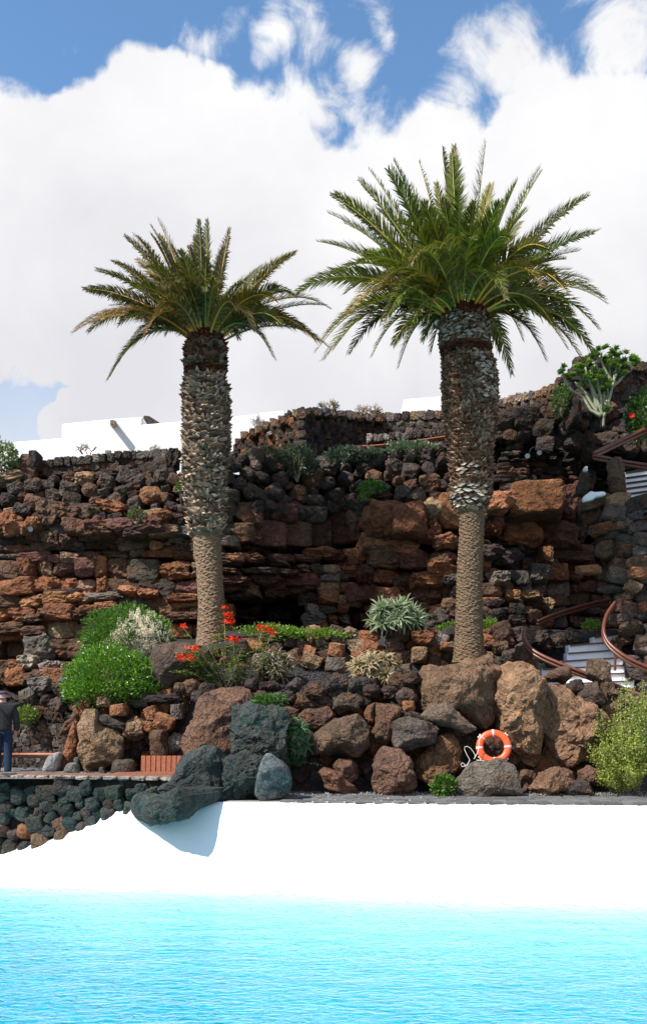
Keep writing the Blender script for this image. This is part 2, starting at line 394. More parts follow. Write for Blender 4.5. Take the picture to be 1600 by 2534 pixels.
def rubble(st, poly, size, Yf, kinds, wts, dep=1.0, tilt=0.5, yj=.08, asp=(.7, 1.0), colf=None):
    """random close packing by dart throwing, big first"""
    xs = [p[0] for p in poly]; ys = [p[1] for p in poly]; placed = []
    area = (max(xs) - min(xs)) * (max(ys) - min(ys))
    for q in range(int(area / (size[0] ** 2) * 9)):
        t = min(1, q / (area / (size[0] ** 2) * 5)); r = lerp(size[1], size[0], t ** .6) / 2 * U(.85, 1.1)
        x, y = U(min(xs), max(xs)), U(min(ys), max(ys))
        if not inpoly(x, y, poly): continue
        if any((x - a) ** 2 + ((y - b) * 1.15) ** 2 < ((r + c) * .80) ** 2 for a, b, c in placed): continue
        placed.append((x, y, r))
    for x, y, r in placed:
        Y = Yf(x, y); a = U(*asp); w_ = colf(x, y) if colf else wts
        st.px(x, y, Y + U(-yj, yj), r * 2.28, r * 2.28 * a, r * Y / F * dep * 1.1, R.choice(kinds), pick(w_), (U(-tilt, tilt), U(-tilt, tilt), U(-tilt, tilt)))
def boulder(name, label, poly, Y, thick, col, seed=0, crag=0.06, cuts=8, mat='lava_rock', sub=5, cat='boulder', parent=None, org=None, group=None, shear=0.0, prot=None):
    rr = random.Random(seed * 17 + 3)
    cx_ = sum(p[0] for p in poly) / len(poly); cy_ = sum(p[1] for p in poly) / len(poly)
    n = 180; Rt = []
    for k in range(n):
        a = 2 * math.pi * k / n; dx, dy = math.cos(a), math.sin(a); best = 1.0
        for (x1, y1), (x2, y2) in zip(poly, poly[1:] + poly[:1]):
            ex, ey = x2 - x1, y2 - y1; den = dx * ey - dy * ex
            if abs(den) < 1e-9: continue
            t = ((x1 - cx_) * ey - (y1 - cy_) * ex) / den; u = ((x1 - cx_) * dy - (y1 - cy_) * dx) / den
            if t > 0 and -1e-6 <= u <= 1 + 1e-6: best = max(best, t)
        Rt.append(best)
    Rt = np.array(Rt)
    if crag <= .03:
        for _ in range(14): Rt = (np.roll(Rt, 2) + Rt * 2 + np.roll(Rt, -2)) / 4
    v, f = ICO[sub]; v = v.copy(); k = Y / F
    p = 3.2; v *= ((np.abs(v) ** p).sum(1) ** (-1 / p))[:, None]
    for _ in range(cuts):
        q = np.array([rr.gauss(0, 1), rr.gauss(-.9, .6), rr.gauss(0, 1)]); q /= np.linalg.norm(q)
        d = (v @ q).max() * rr.uniform(.68, .9); ov = np.maximum(v @ q - d, 0); v -= ov[:, None] * q[None, :] * .9
    rad = np.sqrt(v[:, 0] ** 2 + v[:, 2] ** 2); th = (np.arctan2(-v[:, 2], v[:, 0]) % (2 * math.pi)) / (2 * math.pi) * n
    i0 = np.floor(th).astype(int) % n; i1 = (i0 + 1) % n; fr_ = th - np.floor(th); RR = Rt[i0] * (1 - fr_) + Rt[i1] * fr_
    rm = np.minimum(rad / 1.06, 1.0)
    ang = np.arctan2(v[:, 2], v[:, 0]); X = np.cos(ang) * rm * RR * k; Z = np.sin(ang) * rm * RR * k; YY = v[:, 1] * thick
    V = np.stack([X, YY, Z], 1); size = RR.mean() * k; off = rr.uniform(0, 50)
    nn = v / (np.linalg.norm(v, axis=1)[:, None] + 1e-9)
    V = V + nn * (fnoise(V / size, 1.1, off, 2) * crag * 1.3 + fnoise(V / size, 3.2, off + 5, 4) * crag * .8)[:, None] * size
    V = V + nn * (fnoise(V / size, 8.0, off + 15, 3) * crag * .28)[:, None] * size
    rid = np.array([abs(noise.noise(Vector((p[0] * 2.1 / size + off, p[1] * 2.1 / size, p[2] * 2.1 / size)))) for p in V])
    V = V - nn * (np.maximum(0.09 - rid, 0) * crag * 9 * size * .35)[:, None]
    V[:, 1] += shear * V[:, 0]
    if prot: V[:, 1] += np.array([interp(cx_ + q / k, prot) for q in V[:, 0]])
    C = P(cx_, cy_, Y)
    S = Soup(); S.add((V + np.array(C)).tolist(), f)
    o = S.build(name, mat, parent, smooth=crag <= .03, color=col, org=(C.x, C.y, C.z + V[:, 2].min()))
    if parent is None: tag(o, label, cat, group)
    return o
# ------------------------------------------------------------------ ground
def gz(X, Y):
    right = interp(Y, [(19.75, -0.02), (20.0, 0.5), (20.5, 2.1), (21.3, 2.55), (21.9, 2.85), (22.3, 3.25), (23.0, 3.5), (25.2, 3.95), (30, 4.2)])
    left = interp(Y, [(20.7, 0.42), (21.2, 1.75), (22.0, 2.3), (23.4, 3.4), (25, 3.8), (30, 4.2)])
    far = interp(Y, [(22.3, 0.42), (22.6, 1.25), (24.0, 1.9), (25.2, 2.3), (30, 3.2)])
    a = min(1, max(0, (X + 3.4) / 0.5)); b = min(1, max(0, (X + 5.5) / .5))
    z = lerp(far, lerp(left, right, a), b)
    if Y < 24.9: z = lerp(z, min(z, 1.2), min(1, max(0, (X - 4.25) / .3)))   # stair pit
    return z
S = Soup(); nx, ny = 150, 70; vs = []
for j in range(ny + 1):
    for i in range(nx + 1):
        X = -14 + 27 * i / nx; Y = 19.7 + 10.0 * j / ny if True else 0
        z = gz(X, Y); bump_ = noise.fractal(Vector((X * 1.6, Y * 1.6, 0)), .8, 2, 3) * .08 if z > .6 else 0
        vs.append((X, Y, z + bump_ - (.02 if z < .5 else 0)))
fs = [(j * (nx + 1) + i, j * (nx + 1) + i + 1, (j + 1) * (nx + 1) + i + 1, (j + 1) * (nx + 1) + i) for j in range(ny) for i in range(nx)]
S.add(vs, fs); S.build('hillside_ground', 'cinder', smooth=True, kind='structure', org=(0, 22, 0))
def sheet(name, x0, x1, y0, y1, z, mat, nx=1, ny=1, amp=0.0, **kw):
    S = Soup(); vs = []
    for j in range(ny + 1):
        for i in range(nx + 1):
            X = lerp(x0, x1, i / nx); Y = lerp(y0, y1, j / ny); vs.append((X, Y, z + (noise.noise(Vector((X * 2, Y * 2, z))) * amp if amp else 0)))
    S.add(vs, [(j * (nx + 1) + i, j * (nx + 1) + i + 1, (j + 1) * (nx + 1) + i + 1, (j + 1) * (nx + 1) + i) for j in range(ny) for i in range(nx)])
    return S.build(name, mat, kind='structure', org=((x0 + x1) / 2, (y0 + y1) / 2, z), **kw)
sheet('ground', -700, 700, -300, 1400, -4.6, 'earth')
sheet('plateau_ground', -120, 120, 27.2, 120, 7.6, 'earth')

# pool: plastered side wall, basin floor, water
WZ = -1.5
def topY(px): return interp(px, [(-800, 20.4), (0, 18.75), (400, 18.0), (690, 17.62), (1200, 17.28), (1600, 17.02), (2600, 16.4)])
def topZ(px): # plaster upper edge in metres
    py = interp(px, [(-500, 2190), (0, 2112), (60, 2094), (110, 2083), (170, 2060), (235, 2030), (290, 2008), (330, 1994), (400, 1990), (480, 1988), (560, 1986)])
    z = ZP(py, topY(px)); return z if px < 480 else lerp(z, 0.0, min(1, (px - 480) / 90))
def footY(px): return interp(px, [(-800, 18.4), (0, 17.5), (400, 17.15), (800, 16.62), (1200, 15.92), (1600, 15.62), (2600, 14.7)])
S = Soup(); vs = []; NU = 260; prof = [0, .04, .10, .2, .32, .45, .58, .7, .8, .88, .94, 1.0]
xs_ = [-1400 + 5000 * i / NU for i in range(NU + 1)]
for i, px in enumerate(xs_):
    ty, tz, fy = topY(px), topZ(px), footY(px); X0 = (px - CX) * ty / F; X1 = (px - CX) * fy / F
    vs.append((X0, ty + .5, tz - .08)); vs.append((X0, ty + .04, tz - .02))
    for t in prof:
        e = t ** 1.35; Y = lerp(ty, fy, .12 * min(1, t * 9) + .88 * (1 - (1 - t) ** 1.0 * 1.0) if t else 0) if t else ty
        Y = lerp(ty, fy, t ** 0.9); z = lerp(tz, WZ, 1 - (1 - t) ** 1.12)
        X = lerp(X0, X1, t); nz = noise.fractal(Vector((X * .5, z * .9, 3)), .8, 2, 3) * .07 * math.sin(math.pi * min(1, t + .05))
        vs.append((X, Y + nz, z))
    vs.append((X1, fy - .22, WZ - .42)); vs.append((X1, fy - 1.5, WZ - .78)); vs.append((X1 * .98, fy - 4.0, WZ - 1.1)); vs.append((X1 * .9, fy - 8.0, WZ - 1.6)); vs.append((X1 * .85, 1.0, WZ - 2.0))
m_ = 2 + len(prof) + 5
fs = [(i * m_ + j, (i + 1) * m_ + j, (i + 1) * m_ + j + 1, i * m_ + j + 1) for i in range(NU) for j in range(m_ - 1)]
S.add(vs, [tuple(reversed(f)) for f in fs]); S.build('pool_basin', 'pool_plaster', smooth=True, kind='structure', org=(0, 16, -1.5))
S = Soup(); S.box((0, 9.6, -2.75), (17.0, 8.75, 1.25))
S.build('pool_water', 'pool_water', kind='structure')
S = Soup(); S.box((0, 0.3, -1.9), (17.0, .55, 1.9), bev=.05); S.build('near_pool_rim', 'pool_plaster', kind='structure')
sheet('near_terrace', -17, 17, -12, -0.25, -0.012, 'mortar')
# deck on the right with flagstones
S = Soup(); dv = []
cols = [-170 + 60 * i for i in range(0, 60)]
x0p = 560
pxs = [x0p + i * 30 for i in range(60)]
dv = [( (p - CX) * topY(p) / F, topY(p) + .015, 0.004) for p in pxs] + [((p - CX) * 19.9 / F + 0, 19.9, 0.004) for p in pxs]
n_ = len(pxs); S.add(dv, [(i, i + 1, n_ + i + 1, n_ + i) for i in range(n_ - 1)])
deck = S.build('pool_deck', 'mortar', kind='structure', org=(3, 18.5, 0))
RS = random.Random(5)
def flagstones(parent, Xa, Xb, Yfn, depth, z, rows, cell, jit=.22, gap=.016, limit=300, part='flagstone'):
    th = .03; rh = depth / rows; made = []
    for r in range(rows):
        n = int((Xb - Xa) / cell); off = RS.uniform(0, cell)
        bx = [Xa + off + i * cell + RS.uniform(-jit, jit) * cell for i in range(n)]
        for a, b in zip(bx, bx[1:]):
            Ym = Yfn((a + b) / 2)
            y0 = Ym + r * rh + gap; y1 = Ym + (r + 1) * rh - gap
            pts = [(a + gap, y0 + RS.uniform(0, .03)), ((a + b) / 2, y0 + RS.uniform(-.005, .03)), (b - gap, y0 + RS.uniform(0, .03)),
                   (b - gap + RS.uniform(-.03, .0), (y0 + y1) / 2), (b - gap - RS.uniform(0, .05), y1 - RS.uniform(0, .03)), ((a + b) / 2, y1), (a + gap + RS.uniform(0, .05), y1 - RS.uniform(0, .03)), (a + gap, (y0 + y1) / 2)]
            made.append(pts)
    made.sort(key=lambda p: p[0][1]); rest = Soup()
    for i, pts in enumerate(made):
        h = th + RS.uniform(-.006, .012); k = len(pts); c = sum(p[0] for p in pts) / k, sum(p[1] for p in pts) / k
        v = [(x, y, z) for x, y in pts] + [(x, y, z + h * .7) for x, y in pts] + [(c[0] + (x - c[0]) * .93, c[1] + (y - c[1]) * .93, z + h) for x, y in pts]
        f = [(j, (j + 1) % k, k + (j + 1) % k, k + j) for j in range(k)] + [(k + j, k + (j + 1) % k, 2 * k + (j + 1) % k, 2 * k + j) for j in range(k)] + [tuple(2 * k + j for j in range(k))]
        g = RS.uniform(.075, .15); col = (g, g * .97, g * .95)
        if i < limit:
            S = Soup(); S.add(v, f); S.build(part, 'flagstone', parent, color=col)
        else: rest.add(v, f, col)
    if rest.v: rest.build('small_' + part + 's', 'flagstone', parent, color=(1, 1, 1), kind='stuff')
flagstones(deck, -1.05, 6.9, lambda X: interp(X, [(-1, 17.64), (3, 17.27), (6.5, 16.98)]) - .03, 1.75, 0.0, 5, .30)
# left terrace
TZ = 0.42
sheet('left_terrace', -13, -0.95, 18.35, 22.5, TZ - .02, 'grey_gravel', 60, 20, .0)
S = Soup(); v = []
for X in np.linspace(-9.0, -5.0, 17):
    v += [(X, 18.9, TZ + .004), (X, 21.9, TZ + .004)]
S.add(v, [(2 * i, 2 * i + 2, 2 * i + 3, 2 * i + 1) for i in range(16)])
pave = S.build('left_paving', 'mortar', kind='structure')
flagstones(pave, -9.0, -5.1, lambda X: 18.95, 2.9, TZ + .008, 8, .42, limit=300)
# loose gravel pebbles
v2, f2 = ICO[2][0], ICO[2][1]
v1 = np.array([(1, 0, 0), (-1, 0, 0), (0, 1, 0), (0, -1, 0), (0, 0, 1), (0, 0, -1)], float); f1 = [(0, 2, 4), (2, 1, 4), (1, 3, 4), (3, 0, 4), (2, 0, 5), (1, 2, 5), (3, 1, 5), (0, 3, 5)]
def pebbles(name, n, fn, szr, cols):
    S = Soup()
    for _ in range(n):
        x, y, z = fn(); s_ = U(*szr); e = Euler((U(0, 3), U(0, 3), U(0, 3))).to_matrix(); c = R.choice(cols); g = U(.7, 1.3)
        S.add([tuple(Vector((x, y, z)) + e @ Vector((q[0] * s_, q[1] * s_ * .8, q[2] * s_ * .6))) for q in v1], f1, tuple(k * g for k in c))
    S.build(name, 'flagstone', kind='stuff', color=(1, 1, 1), org=(0, 19, 0))
sheet('gravel_strip', -1.0, 8.2, 18.98, 20.2, .012, 'grey_gravel', 60, 8, .02)
GC = [(.17, .165, .16), (.10, .10, .10), (.26, .25, .24), (.15, .12, .10)]
pebbles('gravel', 5200, lambda: (U(-1, 8.0), 18.85 + U(0, 1) ** 1.2 * 1.0, U(.01, .05)), (.012, .035), GC)
pebbles('terrace_gravel', 3200, lambda: (U(-5.2, -1.2), U(18.4, 20.6), TZ + U(0, .02)), (.012, .03), GC)
pebbles('cinders', 5000, lambda: (lambda X, Y: (X, Y, gz(X, Y) + .04))(U(-2.6, 3.2), U(20.6, 22.0)), (.010, .028), [(.05, .047, .047), (.03, .028, .028), (.075, .07, .07)])

# ------------------------------------------------------------------ white buildings on the plateau
def block_px(name, pts, Y, dep, mat, parent=None, **kw):
    """vertical slab whose front outline is given in photo pixels at distance Y, with rounded plaster edges"""
    S = Soup(); n = len(pts); fr_ = [P(x, y, Y) for x, y in pts]; bk = [p + Vector((0, dep, 0)) for p in fr_]
    S.add(fr_ + bk, [tuple(range(n))[::-1], tuple(range(n, 2 * n))] + [(i, (i + 1) % n, n + (i + 1) % n, n + i) for i in range(n)])
    o = S.build(name, mat, parent, **kw)
    bv = o.modifiers.new('bevel', 'BEVEL'); bv.width = .08; bv.segments = 3; bv.limit_method = 'ANGLE'; return o
b1 = empty('white_house', P(380, 1180, 34), 'long low whitewashed house on the plateau behind the left palm', 'house')
block_px('wall', [(-60, 1200), (-60, 1102), (0, 1097), (30, 1093), (153, 1083), (153, 1200)], 34.6, 6, 'white_wall', b1)
block_px('wall', [(152, 1200), (152, 1048), (270, 1036), (354, 1030), (354, 1049), (470, 1040), (560, 1032), (640, 1023), (640, 1200)], 33.8, 7, 'white_wall', b1)
block_px('wall', [(644, 1200), (644, 1021), (700, 1016), (702, 1018), (704, 1200)], 34.2, 7, 'white_wall', b1)
block_px('wall', [(706, 1200), (706, 1017), (770, 1008), (770, 1200)], 34.0, 7, 'white_wall', b1)
block_px('plinth', [(125, 1200), (125, 1123), (250, 1118), (262, 1200)], 33.0, .9, 'white_wall', b1)
S = Soup(); S.box(P(281, 1049, 33.7), (.10, .34, .085), Euler((.12, .1, .15)), bev=.02); S.build('water_spout', 'dry_twig', b1)
block_px('chimney', [(353, 1052), (354, 1027), (368, 1028), (395, 1045), (395, 1052)], 35.0, .9, 'wall_rock', b1, color=PAL['dark'])
b2 = empty('white_roof_block', P(1100, 1060, 37), 'plain white cubic rooftop between the corner wall and right palm', 'building')
block_px('wall', [(998, 1120), (998, 987), (1100, 979), (1215, 975), (1232, 985), (1246, 1002), (1262, 1120)], 37, 6, 'white_wall', b2)

# ------------------------------------------------------------------ dry stone walls along the cliff top
def wall_face(parent, x0, x1, top, bot, Yf, size, wts, mat='wall_rock', dep=.9, tilt=.15, body='earth', thick=.5):
    """mortared rubble wall between photo x0..x1; top/bot are functions px->py"""
    S = Soup(); n = 24; vs = []
    for i in range(n + 1):
        px = lerp(x0, x1, i / n); Y = Yf(px)
        a, b = P(px, top(px), Y), P(px, bot(px), Y)
        vs += [a, b, a + Vector((0, thick, 0)), b + Vector((0, thick, 0))]
    fs = []
    for i in range(n): a = 4 * i; fs += [(a, a + 1, a + 5, a + 4), (a + 4, a + 6, a + 2, a), (a + 6, a + 7, a + 3, a + 2)]
    fs += [(0, 2, 3, 1), (4 * n, 4 * n + 1, 4 * n + 3, 4 * n + 2)]
    S.add(vs, fs); S.build('wall_core', body, parent)
    st = Stones(parent, mat)
    poly = [(lerp(x0, x1, i / 10), top(lerp(x0, x1, i / 10)) + 9) for i in range(11)] + [(lerp(x1, x0, i / 10), bot(lerp(x1, x0, i / 10))) for i in range(11)]
    rubble(st, poly, size, lambda x, y: Yf(x), ['block', 'block', 'round'], wts, dep=dep * .5, tilt=.05, yj=.012, asp=(.8, 1.05))
    st.done()
def caps(parent, x0, x1, top, Yf, wr, hr, wts, dep=.26, tilt=.06, mat='wall_rock', part='capstone', kinds=('block',)):
    st = Stones(parent, mat, part); x = x0
    while x < x1:
        wd = U(*wr); h = U(*hr) * (1 if R.random() < .8 else U(.85, 1.1)); px = x + wd / 2; st.px(px, top(px) + 1, Yf(px), wd * 1.09, h, dep * U(.85, 1.1), R.choice(kinds), pick(wts), (0, U(-tilt, tilt), U(-.1, .1)), yoff=.12); x += wd
    st.done()
# left wall
WL = empty('dry_stone_wall', P(260, 1180, 26.6), 'dark dry stone wall with upright capstones on the cliff left of the left palm', 'wall', 'dry stone walls on the cliff top')
tl = lambda x: interp(x, [(95, 1152), (200, 1143), (300, 1131), (400, 1126), (450, 1130)]); yl = lambda x: 26.6
wall_face(WL, 95, 415, tl, lambda x: 1192, yl, (13, 24), {'dark': 2, 'basalt': 6, 'brown': 3, 'grey': 1}, thick=.6)
caps(WL, 100, 405, tl, yl, (11, 24), (22, 28), {'basalt': 5, 'brown': 3, 'grey': 3, 'maroon': 1})
st = Stones(WL, 'wall_rock', 'pier_stone'); st.px(75, 1160, 26.4, 46, 70, .4, 'block', PAL['brown']); st.px(90, 1145, 26.3, 22, 50, .35, 'block', PAL['dark'])
st.px(50, 1160, 26.6, 40, 40, .35, 'block', PAL['dark']); st.px(400, 1155, 26.4, 40, 44, .3, 'block', PAL['basalt']); st.px(432, 1140, 26.3, 32, 58, .35, 'crag', PAL['dark'], (0, .2, 0)); st.px(425, 1180, 26.3, 24, 46, .35, 'block', PAL['dark'])
st.px(28, 1188, 26.0, 80, 34, .5, 'crag', PAL['tan'], (0, -.15, 0)); st.done()
# corner bastion
WC = empty('corner_bastion', P(745, 1130, 27.5), 'stone bastion with a sharp corner and floodlights above the cliff centre', 'wall', 'dry stone walls on the cliff top')
t1 = lambda x: interp(x, [(592, 1092), (600, 1084), (640, 1068), (690, 1044), (738, 1023), (748, 1021)]); y1 = lambda x: interp(x, [(590, 30.0), (745, 27.6)])
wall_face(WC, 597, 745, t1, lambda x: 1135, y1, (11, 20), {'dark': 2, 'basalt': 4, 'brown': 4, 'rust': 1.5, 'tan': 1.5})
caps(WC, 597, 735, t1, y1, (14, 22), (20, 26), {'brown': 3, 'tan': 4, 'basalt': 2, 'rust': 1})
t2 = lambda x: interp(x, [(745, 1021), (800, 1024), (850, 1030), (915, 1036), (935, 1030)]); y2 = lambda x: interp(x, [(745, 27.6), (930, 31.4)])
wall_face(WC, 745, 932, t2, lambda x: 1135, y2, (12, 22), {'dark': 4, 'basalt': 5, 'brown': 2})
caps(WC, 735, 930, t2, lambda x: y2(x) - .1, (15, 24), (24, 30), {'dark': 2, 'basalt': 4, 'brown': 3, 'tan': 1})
st = Stones(WC, 'wall_rock', 'corner_stone')
for k in range(5): st.px(748, 1030 + k * 24, 27.5, 22, 25, .22, 'block', pick({'basalt': 3, 'brown': 2}))
st.px(703, 1048, 28.2, 26, 24, .35, 'block', PAL['brown']); st.px(632, 1078, 29.3, 20, 24, .35, 'block', PAL['brown']); st.px(668, 1076, 28.6, 15, 9, .2, 'slab', PAL['pale'], (0, -.3, 0))
for x, y, Y in ((592, 1100, 30.1), (588, 1116, 30.2), (582, 1130, 30.2), (575, 1135, 30.0), (925, 1033, 31.3), (937, 1040, 31.3)): st.px(x, y, Y, 20, 26, .3, 'block', pick({'brown': 2, 'basalt': 2}))
st.done()
WM = empty('terrace_wall', P(1010, 1110, 31), 'sunlit dry stone wall with a level row of square capstones left of the right palm', 'wall', 'dry stone walls on the cliff top')
t3 = lambda x: interp(x, [(925, 1036), (1000, 1034), (1120, 1026), (1240, 1020)]); y3 = lambda x: 31.4
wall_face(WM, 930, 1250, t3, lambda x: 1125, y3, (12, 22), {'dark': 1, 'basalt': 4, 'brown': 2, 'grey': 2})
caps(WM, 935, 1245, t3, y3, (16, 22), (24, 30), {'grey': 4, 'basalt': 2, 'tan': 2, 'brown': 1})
t4 = lambda x: interp(x, [(905, 1088), (1000, 1082), (1120, 1072)])
caps(WM, 907, 1125, t4, lambda x: 29.5, (9, 15), (18, 24), {'grey': 4, 'pale': 1, 'basalt': 3}, part='kerb_stone')
# right rising wall + tower
WR = empty('rising_wall', P(1310, 1040, 29), 'sunlit dry stone wall climbing to the tower right of the right palm', 'wall', 'dry stone walls on the cliff top')
t5 = lambda x: interp(x, [(1225, 1004), (1300, 984), (1345, 974), (1375, 962), (1384, 940), (1410, 935)]); y5 = lambda x: interp(x, [(1225, 29.5), (1400, 28.0)])
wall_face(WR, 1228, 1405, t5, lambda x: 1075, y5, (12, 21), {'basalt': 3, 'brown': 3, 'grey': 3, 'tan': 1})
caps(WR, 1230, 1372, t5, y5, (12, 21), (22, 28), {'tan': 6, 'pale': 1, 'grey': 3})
caps(WR, 1374, 1412, t5, lambda x: 27.9, (9, 13), (24, 32), {'tan': 2, 'brown': 3})
WT = empty('stone_tower', P(1500, 1040, 27), 'round shaded stone tower behind the tree-like succulent at the upper right', 'tower')
t6 = lambda x: interp(x, [(1418, 900), (1440, 896), (1500, 898), (1570, 912), (1640, 918), (1800, 925)]); y6 = lambda x: interp(x, [(1415, 26.9), (1460, 27.3), (1800, 33)])
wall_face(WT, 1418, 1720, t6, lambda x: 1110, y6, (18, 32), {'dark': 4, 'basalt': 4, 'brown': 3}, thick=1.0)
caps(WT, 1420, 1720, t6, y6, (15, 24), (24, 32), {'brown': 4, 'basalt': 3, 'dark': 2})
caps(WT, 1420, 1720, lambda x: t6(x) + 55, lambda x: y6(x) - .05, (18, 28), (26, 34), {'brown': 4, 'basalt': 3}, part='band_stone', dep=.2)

# ------------------------------------------------------------------ cliff
def cav(x, y, cx_, cy_, rx, ry, d): return d * math.exp(-((x - cx_) / rx) ** 4 - ((y - cy_) / ry) ** 4)
def YC(x, y):
    b = interp(x, [(-300, 25.9), (0, 25.6), (250, 25.3), (540, 24.9), (575, 25.1), (720, 26.3), (880, 27.8), (900, 26.4), (1080, 26.0), (1180, 25.3), (1240, 25.5), (1430, 27.9), (1500, 27.6), (1900, 27)])
    l = interp(y, [(1040, 1.6), (1130, 1.0), (1200, .6), (1290, 0.05), (1560, -.15), (1620, -.5), (1700, -1.6), (1800, -2.6)])
    c = cav(x, y, 650, 1520, 105, 60, 1.1) + cav(x, y, 300, 1365, 95, 22, .35) + cav(x, y, 1260, 1310, 60, 20, 1.3) + cav(x, y, 1230, 1400, 70, 28, 1.1) + cav(x, y, 40, 1600, 40, 30, .8) + cav(x, y, 960, 1545, 150, 22, .7) + cav(x, y, 990, 1455, 25, 60, .4)
    c -= cav(x, y, 240, 1300, 200, 26, .35) + cav(x, y, 955, 1265, 110, 50, .5) + cav(x, y, 1330, 1240, 90, 45, .5)
    return b + l + c
def cliff_sheet(name, x0, x1, y0f, y1, nx, ny, back=.02):
    S = Soup(); vs = []; tn = []
    for j in range(ny + 1):
        for i in range(nx + 1):
            x = lerp(x0, x1, i / nx); y = lerp(y0f(x), y1, j / ny); Y = YC(x, y) + back; p = P(x, y, Y)
            q = noise.fractal(Vector((p.x * 1.0, p.y * .5, p.z * 2.4)), .7, 2.1, 5); s_ = noise.noise(Vector((p.x * .35, 1, p.z * 3.2)))
            wx = noise.noise(Vector((p.x * 1.3, 7, p.z * 1.3))) * .35; wz = noise.noise(Vector((p.x * .8, 17, p.z * 1.9))) * .22
            o = 0
            for (fx, fz, am) in ((1.25, 2.9, .42), (3.6, 7.0, .15)):
                d, c = noise.voronoi(Vector(((p.x + wx) * fx, (p.z + wz) * fz, 3.3 * fx)))
                rnd = noise.cell(c[0] * 9.7); o += am * (rnd - .5) - am * .6 * max(0, 1 - (d[1] - d[0]) / .16)
                if fx < 2: r1 = rnd; c1 = noise.cell(c[0] * 5.1 + Vector((9, 9, 9)))
                else: r2 = rnd
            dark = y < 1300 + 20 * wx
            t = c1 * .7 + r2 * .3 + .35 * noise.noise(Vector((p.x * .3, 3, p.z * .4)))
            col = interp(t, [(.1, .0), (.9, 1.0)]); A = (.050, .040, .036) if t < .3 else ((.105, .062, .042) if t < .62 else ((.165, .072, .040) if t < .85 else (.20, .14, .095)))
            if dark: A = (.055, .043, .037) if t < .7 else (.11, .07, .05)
            g = 1.0 + .7 * r2; tn.append((A[0] * g, A[1] * g, A[2] * g))
            vs.append((p.x, p.y - q * .22 - s_ * .15 - o, p.z))
    S.add(vs, [(j * (nx + 1) + i, (j + 1) * (nx + 1) + i, (j + 1) * (nx + 1) + i + 1, j * (nx + 1) + i + 1) for j in range(ny) for i in range(nx)]); S.t = tn
    return S.build(name, 'cliff_face', kind='structure', org=(0, 25, 3), color=(1, 1, 1))
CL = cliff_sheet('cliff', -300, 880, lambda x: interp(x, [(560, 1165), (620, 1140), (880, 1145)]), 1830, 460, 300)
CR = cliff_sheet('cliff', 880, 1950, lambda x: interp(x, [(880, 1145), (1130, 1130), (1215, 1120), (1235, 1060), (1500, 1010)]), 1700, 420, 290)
st = Stones(CL, 'lava_rock', 'rock', 300)
def zcol(a, b, sc_=.006):
    def f(x, y):
        t = noise.fractal(Vector((x * sc_, y * sc_ * 2.2, 4.4)), .8, 2, 3); t = min(1, max(0, t * 1.3 + .5)); ks = set(a) | set(b)
        return {k: lerp(a.get(k, 0), b.get(k, 0), t) for k in ks}
    return f
warm = {'rust': 5, 'orange': 2.4, 'brown': 3, 'tan': 1.6}; cool = {'brown': 4, 'basalt': 2.5, 'maroon': 2, 'tan': 1.6, 'grey': 1.6, 'dark': .8}
# big strata left
courses(st, [(-60, 1300), (560, 1290), (560, 1600), (430, 1700), (-60, 1700)], (20, 50), (26, 84), YC, ['crag', 'block', 'crag', 'block'], None, dep=.42, ledge=.12, yj=.12, tilt=.09, over=1.24, wobble=6, colf=zcol(warm, cool))
for x, y, wd, h, c, kd, rz in ((200, 1277, 105, 44, 'brown', 'crag', -.12), (283, 1262, 75, 34, 'rust', 'crag', -.1), (340, 1305, 150, 44, 'maroon', 'crag', 0), (215, 1310, 110, 44, 'maroon', 'block', 0), (130, 1275, 58, 60, 'brown', 'block', .1),
                      (60, 1305, 90, 46, 'orange', 'crag', .3), (20, 1300, 60, 50, 'rust', 'crag', .1), (395, 1285, 70, 40, 'rust', 'crag', .2), (150, 1340, 90, 44, 'brown', 'crag', .1), (300, 1318, 160, 34, 'brown', 'crag', .05),
                      (170, 1480, 98, 34, 'orange', 'block', 0), (265, 1480, 84, 30, 'grey', 'crag', 0), (345, 1468, 92, 28, 'orange', 'crag', -.15), (180, 1520, 110, 34, 'rust', 'block', 0), (245, 1505, 90, 18, 'orange', 'slab', 0), (455, 1490, 62, 22, 'rust', 'block', 0), (462, 1528, 75, 22, 'rust', 'slab', 0),
                      (85, 1530, 60, 24, 'tan', 'crag', .1), (135, 1520, 55, 30, 'tan', 'crag', .1), (75, 1640, 46, 42, 'pale', 'crag', 0), (130, 1655, 42, 34, 'pale', 'crag', .2), (60, 1560, 120, 26, 'brown', 'slab', .05)):
    m_ = 2 if wd > 88 else 1
    for q in range(m_):
        w1 = wd / m_ * U(.85, 1.2); x1 = x + (q - (m_ - 1) / 2) * wd / m_
        st.px(x1, y + U(-3, 3), YC(x1, y) - .22 - U(0, .15), w1 * 1.15, h * 1.15 * U(.85, 1.1), .5, R.choice((kd, 'crag')), pick({c: 3, 'brown': 1}), (U(-.12, .12), -rz + U(-.08, .08), U(-.15, .15)))
# left foot rocks
courses(st, [(-60, 1695), (60, 1688), (200, 1680), (200, 1790), (-60, 1795)], (26, 44), (34, 80), lambda x, y: 23.6 + (1795 - y) * .012, ['crag', 'round'], {'grey': 4, 'basalt': 3, 'tan': 1.5, 'brown': 2}, dep=.4, ledge=.15, tilt=.4, over=1.2)
